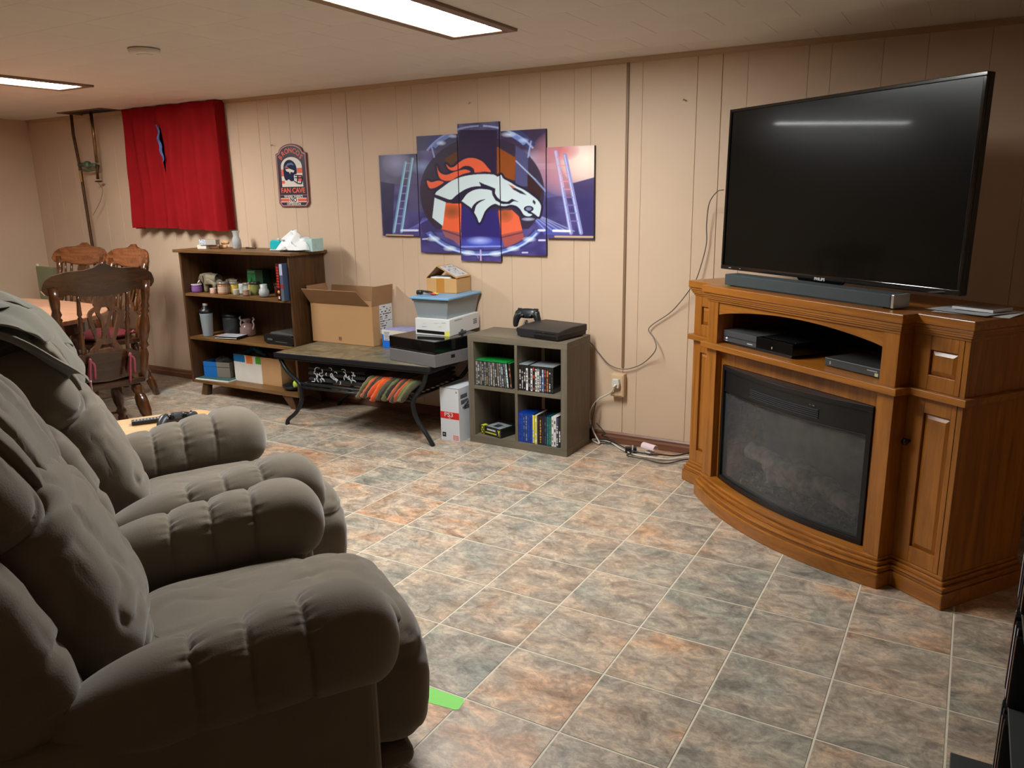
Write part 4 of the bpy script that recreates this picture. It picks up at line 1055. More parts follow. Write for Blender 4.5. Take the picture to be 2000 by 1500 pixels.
# ================================================================== CUBE SHELF AND ITS CONTENTS
m_cube = wood('taupe_laminate', (92, 84, 70), (114, 104, 88), 'X', rough=.5, bump=.08)
m_cubez = wood('taupe_laminate_upright', (88, 80, 67), (110, 100, 85), 'Z', rough=.5, bump=.08)
CX, CY = -2.155, 3.752
cs = thing('cube_shelf', 'taupe four cube shelf standing against the wall below the picture panels', 'shelf', (CX, CY, 0))
W2 = .32; CD = .30; CH = .645; to = .038; ti = .018
MB().box(-W2, W2, 0, CD, CH - to, CH).build('top', m_cube, cs, bevel=.001)
MB().box(-W2, W2, 0, CD, 0, to + .008).build('bottom', m_cube, cs, bevel=.001)
mb = MB(); mb.box(-W2, -W2 + to, 0, CD, to + .0085, CH - to - .0005); mb.build('side_panel', m_cubez, cs, bevel=.001)
mb = MB(); mb.box(W2 - to, W2, 0, CD, to + .0085, CH - to - .0005); mb.build('side_panel', m_cubez, cs, bevel=.001)
MB().box(-ti / 2, ti / 2, 0, CD - .008, to + .0085, CH - to - .0005).build('divider', m_cubez, cs, bevel=.001)
zm = .338
MB().box(-W2 + to, -ti / 2, 0, CD - .008, zm - ti / 2, zm + ti / 2).build('shelf', m_cube, cs)
MB().box(ti / 2, W2 - to, 0, CD - .008, zm - ti / 2, zm + ti / 2).build('shelf', m_cube, cs)
mb = MB(); mb.box(-W2 + to, -.13, CD - .007, CD, to, CH - to); mb.box(.03, .14, CD - .007, CD, to, CH - to)
mb.build('back_brace', m_cubez, cs)

def case(x, z, th, h, dep, topcol, spcol, lab, grp, lean=0., y=None, clear=.008, bands=None, seed=0):
    t = thing('game_case', lab, 'game case', (CX + x, CY + (.018 if y is None else y), z + abs(math.sin(lean)) * th / 2), 0, grp)
    M_ = RY(lean)
    body = topcol if y == .006 else (30, 34, 34)
    mb = MB(); mb.T = M_; mb.box(-th / 2, th / 2, 0, dep, 0, h - .0025); mb.build('case', mat('case_%s' % str(body), body, rough=.25, coat=.3), t, bevel=.001)
    if y != .006:
        mb = MB(); mb.T = M_; mb.box(-th / 2, th / 2, 0, dep, h - .0024, h); mb.build('case_edge', mat('case_%s' % str(topcol), topcol, rough=.25, coat=.3), t)
    mb = MB(); mb.T = M_; mb.box(-th / 2 + .0012, th / 2 - .0012, -.0009, 0, .004, h - clear); sp = mb.build('spine', mat('spine_%s' % str(spcol), spcol, rough=.3), t)
    rnd = random.Random(seed * 7 + 3)
    if bands:
        mb = MB(); mb.T = M_
        z0 = .012
        while z0 < h - .03:
            l_ = rnd.uniform(.006, .02)
            if rnd.random() < .7: mb.box(-th / 2 + .003, th / 2 - .003 - rnd.uniform(0, .003), -.0016, -.0009, z0, z0 + l_)
            z0 += l_ + rnd.uniform(.002, .008)
        if mb.v: mb.build('spine_print', mat('sprint_%s' % str(bands), bands, rough=.35), sp)
    return t
ORD = ['leftmost', 'second', 'third', 'fourth', 'fifth', 'sixth', 'seventh', 'eighth', 'ninth', 'tenth', 'eleventh', 'twelfth', 'thirteenth', 'fourteenth', 'fifteenth']
g1 = 'green edged game cases in the upper left cube'
n1 = 15
pal1 = [(150, 150, 146), (70, 72, 78), (120, 118, 112), (44, 46, 50), (128, 128, 124), (60, 56, 54), (112, 116, 120), (84, 76, 70), (140, 140, 136), (52, 50, 52), (104, 92, 84), (130, 134, 138), (66, 74, 80), (96, 98, 96), (126, 150, 150)]
prt1 = [(60, 60, 66), (190, 190, 186), (60, 50, 46), (180, 176, 170), (50, 56, 62), (160, 130, 90), (60, 60, 60), (196, 190, 184), (70, 60, 60), (186, 186, 184), (200, 196, 190), (50, 50, 54), (190, 196, 200), (36, 36, 40), (214, 220, 220)]
z1 = zm + ti / 2 + .0005
for k in range(n1):
    lean = 0 if k < 7 else -.012 * (k - 6)
    x_ = -.272 + k * .0142 + (0 if k < 7 else .0014 * (k - 6))
    case(x_, z1, .0135, .150, .13, (26, 150, 62), pal1[k], '%s green edged game case%s in the upper left cube' % (ORD[k], '' if k == 0 else ' from the left'), g1, lean, bands=prt1[k], seed=k)
t = case(-.0385, z1, .0135, .150, .13, (26, 150, 62), (60, 40, 34), 'single green edged game case leaning against the divider of the upper left cube', g1, -.09, y=.014, bands=(200, 110, 60), seed=40)
g2 = 'clear topped game cases in the upper right cube'
sp2 = [(26, 24, 26), (30, 26, 28), (24, 26, 30), (222, 220, 216), (20, 20, 22), (216, 214, 208), (30, 22, 22), (214, 214, 210), (210, 206, 200), (40, 44, 56), (90, 112, 150), (44, 38, 38), (60, 34, 26), (36, 30, 30), (26, 26, 28)]
pr2 = [(200, 196, 190), (190, 190, 190), (180, 176, 170), (90, 80, 80), (120, 120, 124), (50, 60, 90), (190, 60, 50), (60, 60, 60), (90, 90, 90), (180, 186, 200), (210, 214, 220), (200, 60, 40), (190, 120, 80), (190, 190, 190), (70, 70, 74)]
for k in range(15):
    tall = k == 4
    lab = ORD[k] + ' clear topped game case from the left in the upper right cube'
    if k == 4: lab = 'taller black game case breaking the clear topped row in the upper right cube'
    if k == 0: lab = 'leftmost clear topped game case in the upper right cube'
    if k == 14: lab = 'rightmost clear topped game case with its black cover showing in the upper right cube'
    case(.0185 + k * .0144, z1, .0138, .152, .135, (20, 20, 24) if tall else (150, 158, 162), sp2[k], lab, g2, 0, bands=pr2[k], clear=.02 if not tall else .006, seed=50 + k)
t = MB().box(0, .001, .004, .13, .003, .148).build('case_cover', m_blk, None)
bpy.data.objects.remove(t)
g3 = 'film and game cases in the lower right cube'
zb = to + .0085 + .0005
row3 = [((12, 56, 150), (12, 60, 160), (10, 40, 110), 'bright blue film case at the left end of the lower right cube'),
        ((12, 56, 150), (14, 66, 170), (10, 44, 120), 'second bright blue film case from the left in the lower right cube'),
        ((12, 56, 150), (20, 50, 110), (90, 110, 150), 'third bright blue film case from the left, with a patterned spine'),
        ((12, 56, 150), (30, 60, 120), (120, 130, 160), 'fourth blue film case from the left, with a pale patterned spine'),
        ((12, 56, 150), (12, 50, 140), (20, 70, 180), 'fifth blue film case from the left in the lower right cube'),
        ((12, 56, 150), (16, 62, 158), (10, 40, 110), 'blue film case just left of the yellow one'),
        ((30, 30, 30), (216, 204, 60), (110, 160, 200), 'yellow and sky blue film case in the lower right cube'),
        ((200, 200, 190), (210, 196, 90), (230, 230, 226), 'pale yellow film case to the right of the sky blue one'),
        ((22, 22, 24), (26, 26, 28), (60, 54, 50), 'plain black film case next to the yellow ones'),
        ((22, 22, 24), (34, 24, 18), (196, 130, 60), 'black film case with orange lettering on its spine'),
        ((22, 22, 24), (24, 24, 26), (50, 50, 56), 'black film case left of the navy one'),
        ((14, 30, 70), (20, 34, 60), (60, 80, 110), 'dark navy film case left of the teal one'),
        ((10, 80, 84), (20, 92, 96), (60, 130, 130), 'teal green film case in the lower right cube'),
        ((22, 60, 50), (24, 100, 84), (70, 130, 110), 'deep green film case right of the teal one'),
        ((210, 208, 204), (214, 212, 208), (120, 120, 120), 'thick white film case right of the green one'),
        ((210, 208, 204), (208, 206, 204), (60, 60, 70), 'second white film case with grey lettering'),
        ((22, 22, 24), (60, 60, 90), (200, 200, 196), 'slim violet grey film case near the right end of the lower right cube'),
        ((22, 22, 24), (24, 24, 26), (222, 218, 206), 'black film case with round cream marks at the right end of the lower right cube')]
for k, (tc_, sp, pr, lb) in enumerate(row3):
    case(.0165 + k * .0151, zb, .0143, .172 if k < 14 else .176, .135, tc_, sp, lb, g3, 0, y=.006, bands=pr, clear=.004, seed=90 + k)
# yellow and black box
t = thing('product_box', 'black and yellow printed box lying in the lower left cube', 'box', (CX - .175, CY + .075, zb), R(-14))
MB().box(-.08, .085, -.055, .10, 0, .052).build('carton', mat('carton_black', (24, 24, 22), rough=.35), t, bevel=.001)
m_yel = mat('print_yellow', (206, 208, 40), rough=.45)
mb = MB(); mb.box(-.0806, -.055, -.0556, -.02, .0005, .0525); mb.build('yellow_corner', m_yel, t)
o = lettering('GO', .034, m_blk, t, TR(-.0675, -.0558, .026) @ RZ(0) @ RX(PI / 2) @ RZ(PI / 2), bold=.0012)
MB().box(-.045, .07, -.05, .055, .0521, .0526).build('top_photo', mat('photo_grey', (140, 146, 148), rough=.3, var=.3, scale=30), t)
MB().box(-.01, .035, -.03, .02, .0527, .053).build('top_picture', mat('pic_dark', (50, 54, 60), rough=.3), t)
mb = MB(); rnd = random.Random(3)
for q in range(6): mb.box(-.03 + q * .012, -.021 + q * .012, -.0557, -.055, .031, .040)
mb.build('white_letters', m_paper, t)
mb = MB()
for q in range(9): mb.box(-.045 + q * .0105, -.037 + q * .0105, -.0557, -.055, .012, .020)
mb.tube([(.062, -.0556, .008), (.075, -.0556, .044)], .0016, 5); mb.tube([(.076, -.0556, .008), (.06, -.0556, .044)], .0016, 5)
mb.build('yellow_letters', m_yel, t)
# console and gamepad on the shelf
zc = CH + .0008
t = thing('game_console', 'slim matte black game console with a curved top on the cube shelf', 'game console', (CX + .118, CY + .035, zc), R(-11))
prof = [(-.145, .010), (-.14, .0), (.14, 0), (.145, .010), (.15, .036), (.149, .040)]
def conf(u, v): return (-.15 + .30 * u, 0 + .262 * v, .048 + .018 * math.sin(min(1, v * 1.15) * PI * .62))
mb = MB(); ns = 16
vs = []; fs = []
for k in range(ns + 1):
    v = k / ns; y = .262 * v; zt = .046 + .020 * math.sin(min(1., v * 1.1 + .12) * PI * .6)
    ins = 0
    vs += [(-.142, y, 0.006), (.142, y, 0.006), (.145, y, .026), (.15, y, .030), (.15, y, zt - .004), (.146, y, zt), (-.146, y, zt), (-.15, y, zt - .004), (-.15, y, .030), (-.145, y, .026)]
for k in range(ns):
    for q in range(10): fs.append((k * 10 + q, k * 10 + (q + 1) % 10, k * 10 + 10 + (q + 1) % 10, k * 10 + 10 + q))
fs += [tuple(range(9, -1, -1)), tuple(range(ns * 10, ns * 10 + 10))]
mb.add(vs, fs); mb.build('shell', mat('console_matte', (28, 28, 30), rough=.45), t, bevel=.001)
MB().box(-.13, .13, .01, .25, 0, .006).build('base', m_blk, t)
mb = MB(); mb.box(-.01, .13, -.001, 0, .036, .0405); mb.box(-.02, .135, -.0008, 0, .008, .024); mb.build('disc_slot', m_blkgloss, t)
MB().box(.04, .048, -.0012, 0, .041, .043).build('power_mark', mat('mark_red', (160, 60, 60), rough=.3), t)

def gamepad(name, lab, loc, M_, col=(26, 27, 30), grp=None):
    t = thing(name, lab, 'game controller', loc, 0, grp)
    m = mat('pad_%s' % str(col), col, rough=.33)
    mb = MB(); mb.T = M_
    def body(u, v):
        a = u * 2 * PI; b_ = (v - .5) * PI
        x = math.copysign(abs(math.cos(a)) ** .7, math.cos(a)) * .062 * math.cos(b_) ** .6; y = math.copysign(abs(math.sin(a)) ** .8, math.sin(a)) * .030 * math.cos(b_) ** .6; z = math.sin(b_) * .0165
        return (x, y + .004, z)
    mb.grid(body, 32, 13, cu=True)
    for sx in (-1, 1):
        mb.lathe([(.004, -.012), (.024, -.010), (.027, 0), (.024, .012), (.006, .0165)], 18, (sx * .05, .0, 0))
        mb.tube(smooth_pts([(sx * .052, .0, 0), (sx * .066, -.03, -.004), (sx * .07, -.06, -.010), (sx * .066, -.076, -.012)], 4), [.0225, .0225, .022, .021, .020, .019, .018, .017, .016, .015, .014, .012, .007], 12)
    mb.build('body', m, t)
    for sx in (-1, 1):
        mb = MB(); mb.T = M_; mb.lathe([(.012, .012), (.0075, .017), (.006, .022), (.0105, .024), (.0095, .027), (.002, .0265)], 16, (sx * .025, -.014, 0)); mb.build('thumbstick', m_blk, t)
        mb = MB(); mb.T = M_; mb.box(sx * .05 - .014, sx * .05 + .014, .024, .034, -.008, .006); mb.build('trigger', m_blk, t, bevel=.003)
    mb = MB(); mb.T = M_
    for dx, dy in ((0, .011), (0, -.011), (.011, 0), (-.011, 0)): mb.lathe([(.0045, .014), (.0045, .0185), (.003, .019)], 10, (.05 + dx, .004 + dy, 0))
    mb.build('buttons', mat('pad_buttons', (70, 74, 80), rough=.3), t)
    mb = MB(); mb.T = M_; mb.box(-.061, -.039, .0005, .0075, .014, .018); mb.box(-.0535, -.0465, -.007, .015, .014, .018); mb.build('direction_pad', m_blk, t, bevel=.0008)
    return t
P0 = (CX - .066, CY + .262, zc + .098)
gp = gamepad('gamepad', 'black game controller propped upright on a stand behind the console', P0, RZ(R(8)) @ RX(R(68)))
mb = MB(); mb.tube([(0, -.012, -.035), (0, .004, -.0975), (.03, -.02, -.0975)], .006, 8); mb.tube([(.0, -.02, -.035), (-.01, -.004, -.0975)], .005, 8); mb.box(-.035, .04, -.03, .02, -.098, -.092)
mb.build('stand', m_blk, gp)

# narrow printed white box on the floor
q = atZ(898, 864)
t = thing('console_box', 'tall white box with a red PS3 band beside the cube shelf', 'box', (-2.585, 3.706, 0), 0)
MB().box(-.0665, .0665, 0, .33, 0, .326).build('carton', mat('box_white', (206, 208, 212), rough=.45), t, bevel=.001)
rb = MB().box(-.0667, .0667, -.0008, 0, .136, .178).build('red_band', mat('band_red', (206, 34, 30), rough=.4), t)
lettering('PS3', .036, m_paper, rb, TR(-.006, -.001, .160) @ FRONT, bold=.0002, xs=1.25)
lettering('Slim', .008, m_paper, rb, TR(.002, -.001, .142) @ FRONT)
MB().box(-.0665, .0665, -.0012, 0, .3235, .3255).build('lid_line', mat('line_black', (60, 60, 60)), t)
o = MB().box(-.056, -.03, -.0008, 0, .022, .05).build('black_mark', m_blk, t)
lettering('PS', .014, m_paper, o, TR(-.043, -.0009, .036) @ FRONT)
o = MB().box(.022, .057, -.0008, 0, .008, .036).build('red_mark', mat('mark_red2', (206, 60, 56), rough=.4), t)
mb = MB()
for k in range(4): mb.box(.025, .054, -.0014, -.0008, .0105 + k * .0062, .0135 + k * .0062)
mb.build('mark_lines', mat('pinkish', (232, 200, 196)), o)
mb = MB(); mb.prism([(.046, .298), (.056, .298), (.051, .31)], -.0008, 0); mb.build('triangle_mark', mat('ink_soft', (84, 84, 90)), t)
mb = MB()
mb.box(.0665, .0673, .02, .09, .262, .285); mb.box(.0665, .0673, .025, .1, .225, .25); mb.tube([(.067, .04, .205), (.067, .1, .24)], .006, 6); mb.box(.0665, .0673, .06, .12, .19, .212)
mb.build('side_picture', mat('side_print', (88, 90, 94), rough=.5, var=.4, scale=50), t)

# ================================================================== WALL THINGS
t = thing('wall_outlet', 'beige surface mounted wall outlet under the dark batten', 'outlet', (-1.683, YW, .355))
m_beige = mat('outlet_beige', (206, 176, 142), rough=.4)
MB().box(-.036, .043, -.042, 0, -.065, .068).build('box', m_beige, t, bevel=.003)
MB().box(-.031, .037, -.046, -.0421, -.058, .062).build('plate', m_beige, t, bevel=.002)
MB().rod((.003, -.046, .002), (.003, -.048, .002), [(.004, 0), (.003, 1)], 8).build('screw', m_nail, t)
Yc = 4.105
def cord(nm, pts, r, m, lab, n=6):
    P = smooth_pts(pts, n); c = P[0].copy(); mb = MB(); mb.tube([p - c for p in P], r, 8)
    o = mb.build(nm, m); o.location = c; return tag(o, lab, 'cable')
m_cordw = mat('cord_white', (206, 200, 186), rough=.45); m_cordg = mat('cord_grey', (96, 88, 82), rough=.5); m_cordb = mat('cord_black', (26, 24, 26), rough=.45)
pts = []
for (x, y, Y) in [(1413, 371, 3.78), (1400, 375, 3.9), (1385, 398, 4.06), (1380, 440, 4.09), (1379, 480, 4.1), (1362, 540, 4.09), (1347, 566, 4.08), (1312, 608, Yc), (1268, 640, Yc), (1277, 660, 4.08), (1281, 682, 4.06), (1262, 705, Yc), (1240, 717, Yc), (1215, 721, Yc), (1190, 712, Yc), (1170, 690, Yc), (1154, 670, Yc - .01)]:
    p = atY(x, y, Y); pts.append((p.x, p.y, p.z))
pts.append((pts[-1][0] - .05, 4.085, pts[-1][2] + .03)); pts.append((CX + .2, 4.08, .62))
cord('video_cable', pts, .0028, m_cordg, 'thin grey cable looping along the wall from the television to the cube shelf')
pts = [(-1.678, 4.062, .372), (-1.684, 4.045, .355)]
for (x, y, Y) in [(1203, 752, 4.05), (1192, 767, 4.07), (1170, 779, 4.09), (1156, 795, 4.08), (1151, 815, 4.06)]:
    p = atY(x, y, Y); pts.append((p.x, p.y, p.z))
for (x, y, z) in [(1160, 842, .06), (1171, 866, .012), (1157, 858, .012), (1190, 862, .012), (1212, 876, .009), (1240, 888, .008), (1270, 893, .012), (1305, 897, .008), (1345, 893, .012)]:
    p = atZ(x, y, z); pts.append((p.x, min(p.y, 4.09), z))
pts += [(-1.10, 4.03, .008), (-1.0, 4.04, .01)]
wc = cord('white_cable', pts, .0048, m_cordw, 'white power cord from the wall outlet down to the floor and behind the stand')
mb = MB(); mb.T = TR(*[-v for v in wc.location]); mb.prism([(-1.700, .345), (-1.660, .345), (-1.656, .372), (-1.662, .398), (-1.698, .398), (-1.704, .372)], 4.054, 4.0785); 
mb.build('plug', m_cordw, wc, bevel=.004)
pts = [(-1.80, 4.06, .25), (-1.82, 4.05, .12)]
for (x, y, z) in [(1165, 850, .02), (1195, 845, .02), (1190, 858, .02), (1215, 872, .018), (1232, 884, .022), (1225, 890, .012), (1260, 897, .01), (1300, 905, .006), (1345, 897, .012)]:
    p = atZ(x, y, z); pts.append((p.x, min(p.y, 4.09), z))
pts += [(-1.06, 4.02, .02)]
cord('black_cable', pts, .0032, m_cordb, 'thin black cord running beside the white power cord on the floor')
pts = [(-1.80, 4.07, .12), (-1.74, 4.06, .07)] 
for (x, y, z) in [(1175, 850, .05), (1192, 853, .035), (1200, 862, .02), (1180, 866, .006), (1160, 862, .006)]:
    p = atZ(x, y, z); pts.append((p.x, min(p.y, 4.09), z))
cord('black_cable', pts, .003, m_cordb, 'tangled black cord loop on the floor behind the cube shelf corner')
pts = []
for (x, y, z) in [(1232, 880, .03), (1262, 886, .022), (1290, 888, .024), (1320, 890, .018), (1346, 884, .03)]:
    p = atZ(x, y, z); pts.append((p.x, min(p.y, 4.09), z))
cord('black_cable', pts, .004, m_cordb, 'thick black cord lying over the white cord beside the pink paper')
p = atZ(1232, 884, .0)
t = thing('power_adapter', 'small black power adapter among the cords on the floor', 'power adapter', (p.x, min(p.y, 4.06), .0), .4)
MB().box(-.032, .032, -.018, .018, .002, .032).build('case', m_blk, t, bevel=.004)
MB().box(.005, .012, -.019, -.016, .01, .05).build('white_tab', m_paper, t)
p = atZ(1268, 888, .0)
t = thing('paper_tag', 'curled pink and white paper tag lying on the floor cords', 'paper', (p.x, p.y - .0, .0155), -.35)
mb = MB(); mb.grid(lambda u, v: (-.045 + .09 * u, .022 * math.cos(v * 3.6 - .4), .024 + .024 * math.sin(v * 3.6 - .4)), 3, 14); mb.grid(lambda u, v: (-.045 + .09 * u, .0212 * math.cos(v * 3.6 - .4), .024 + .0232 * math.sin(v * 3.6 - .4)), 3, 14)
mb.build('paper', mat('paper_pink', (226, 200, 204), rough=.8), t)
mb = MB()
mb.box(-.02, .02, -.02, .02, -.0005, .003); mb.build('underside', m_paper, t)

# curtain in front of a small basement window
def dkb(m): return m
m_red = mat('curtain_red', (142, 24, 28), rough=.95, spec=.05, bump=.2, bscale=350, var=.08, scale=8)
Yf = 4.035
cx0, cx1 = -5.775, -4.735; cz0, cz1 = 1.205, 2.105
gapx, gz0, gz1 = -5.34, 1.62, 2.0
def ctn(x0, x1, edge, seed):
    def fn(u, v):
        x = x0 + (x1 - x0) * u; z = cz0 + (cz1 - cz0) * v
        amp = .008 + .016 * (1 - v)
        y = Yf + amp * math.sin(x * 46 + 1.6 * noise.noise(Vector((x * 4, v * 1.2, seed)))) + .012 * noise.noise(Vector((x * 9, v * 2.5, seed + 4)))
        y += .011 * math.sin(x * 21 + v * 3)
        # the two lengths part a little high up
        gp = max(0, math.sin(PI * (z - gz0) / (gz1 - gz0))) if gz0 < z < gz1 else 0
        if edge == 'R': x -= (u ** 6) * gp * .016
        if edge == 'L': x += ((1 - u) ** 6) * gp * .016
        sag = .010 * math.sin(x * 3.1) * (1 - v)
        if v > .97: y += (v - .97) * .3
        return (x - (1 - v) * .05 * 0 + .0, y, z + (sag if v < .03 else sag * (1 - v)))
    return fn
t = thing('curtain', 'short dark red curtain in two lengths over the basement window', 'curtain', (0, 0, 0))
for (a, b_, e, s_) in ((cx0, gapx, 'R', 1), (gapx + .001, cx1, 'L', 2)):
    mb = MB(); f0 = ctn(a, b_, e, s_)
    n = int((b_ - a) / .008)
    mb.grid(f0, n, 40)
    mb.build('curtain_panel', m_red, t)
for f1 in (lambda u, v: (cx1 + .010 * math.sin(u * 9) * (1 - v), Yf - .004 + (YW - .004 - Yf) * u, cz0 + (cz1 - cz0) * v), lambda u, v: (cx0 + .006 * math.sin(u * 9) * (1 - v), Yf - .004 + (YW - .004 - Yf) * u, cz0 + (cz1 - cz0) * v)):
    mb = MB(); mb.grid(f1, 14, 12); mb.build('side_return', m_red, t)
MB().box(cx0 + .01, cx1 - .01, Yf + .035, YW - .006, cz1 - .025, cz1 - .012).build('header_board', m_hatch, t)
wn = MB(); wx0, wx1, wz0, wz1 = -5.7, -4.75, 1.30, 2.0
wn.box(wx0, wx1, YW - .012, YW - .0005, wz0, wz0 + .04); wn.box(wx0, wx1, YW - .012, YW - .0005, wz1 - .04, wz1); wn.box(wx0, wx0 + .04, YW - .012, YW - .0005, wz0 + .04, wz1 - .04); wn.box(wx1 - .04, wx1, YW - .012, YW - .0005, wz0 + .04, wz1 - .04)
wf = wn.build('window_1', m_wht); struct(wf)
mb = MB(); mb.box(wx0 + .04, wx1 - .04, YW - .006, YW - .001, wz0 + .04, wz1 - .04); mb.build('pane', mat('blue_lit_pane', (70, 92, 140), rough=.15), wf)  # dim blue window light is put into the pane's colour
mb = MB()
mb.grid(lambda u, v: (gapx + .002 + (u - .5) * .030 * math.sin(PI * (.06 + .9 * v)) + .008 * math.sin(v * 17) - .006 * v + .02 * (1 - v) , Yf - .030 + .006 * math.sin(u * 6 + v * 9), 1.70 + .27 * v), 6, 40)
mb.build('gap_light_strip', mat('gap_light_blue', (78, 96, 150), rough=.8, var=.3, scale=40), t)  # added strip; its blue paints the window light showing in the parting

# ---- picture in five panels
def pip(px, py, poly):
    ins = np.zeros(px.shape, bool); n = len(poly); j = n - 1
    for i in range(n):
        xi, yi = poly[i]; xj, yj = poly[j]
        if yi != yj:
            c = ((yi > py) != (yj > py)) & (px < (xj - xi) * (py - yi) / (yj - yi) + xi); ins ^= c
        j = i
    return ins
def sp(poly, n=5): return [(p.x, p.y) for p in smooth_pts([(x, y, 0) for x, y in poly], n, True)]
def seg(px, py, a, b):
    ax, ay = a; bx, by = b; dx, dy = bx - ax, by - ay; t_ = np.clip(((px - ax) * dx + (py - ay) * dy) / (dx * dx + dy * dy), 0, 1)
    return np.hypot(px - ax - t_ * dx, py - ay - t_ * dy), t_
ART_POLY = dict(
 white=sp([(532, 708), (600, 645), (680, 590), (760, 558), (850, 540), (950, 533), (1040, 538), (1075, 556), (1105, 540), (1125, 572), (1180, 602), (1240, 640), (1300, 668), (1370, 715), (1425, 762), (1452, 810), (1446, 862), (1432, 905), (1398, 882), (1352, 852), (1325, 845), (1340, 872), (1376, 885), (1350, 900), (1305, 890), (1275, 845), (1240, 812), (1190, 800), (1140, 812), (1090, 806), (1052, 792), (1005, 815), (965, 858), (945, 905), (917, 957), (897, 912), (872, 868), (845, 828), (800, 795), (757, 768), (700, 772), (620, 752)], 3),
 d1=sp([(536, 712), (620, 742), (672, 755), (715, 718), (790, 668), (870, 642), (960, 642), (1030, 662), (1000, 668), (920, 662), (860, 676), (805, 710), (762, 768), (720, 790), (640, 775), (560, 745)], 3),
 d2=[(912, 600), (960, 622), (1010, 640), (1055, 660), (1052, 700), (1072, 735), (1110, 768), (1160, 775), (1200, 748), (1260, 776), (1215, 768), (1178, 792), (1110, 792), (1058, 762), (1030, 715), (1025, 678), (960, 655), (935, 645)],
 d3=sp([(970, 752), (920, 778), (885, 815), (872, 865), (850, 832), (878, 788), (920, 762)], 3),
 d4=[(1168, 620), (1230, 655), (1285, 682), (1328, 716), (1270, 700), (1212, 668)], d4o=[(1175, 624), (1215, 640), (1222, 660), (1205, 655)],
 d5=[(1385, 755), (1405, 775), (1400, 800), (1378, 775)],
 m1=sp([(628, 445), (660, 475), (700, 468), (740, 432), (800, 398), (870, 394), (940, 422), (985, 470), (1018, 516), (960, 512), (880, 522), (868, 490), (830, 464), (780, 466), (740, 490), (690, 504), (648, 488)], 3),
 m2=sp([(547, 458), (560, 500), (592, 532), (640, 538), (700, 514), (760, 498), (802, 494), (842, 514), (780, 532), (720, 560), (670, 590), (610, 590), (565, 556)], 3),
 m3=sp([(460, 588), (500, 604), (560, 590), (608, 604), (570, 632), (520, 656), (480, 652)], 3),
 patch=[(528, 738), (625, 778), (600, 985), (508, 912)],
 or1=[(622, 782), (760, 790), (762, 1045), (590, 1010)], or2=[(1080, 850), (1200, 845), (1260, 900), (1290, 1020), (1105, 1060)],
 nav=[(762, 800), (1080, 850), (1105, 1150), (752, 1150)], br1=[(612, 400), (735, 330), (735, 430), (650, 480), (628, 440)], br2=[(1068, 295), (1232, 390), (1225, 590), (1120, 560), (1068, 530)])
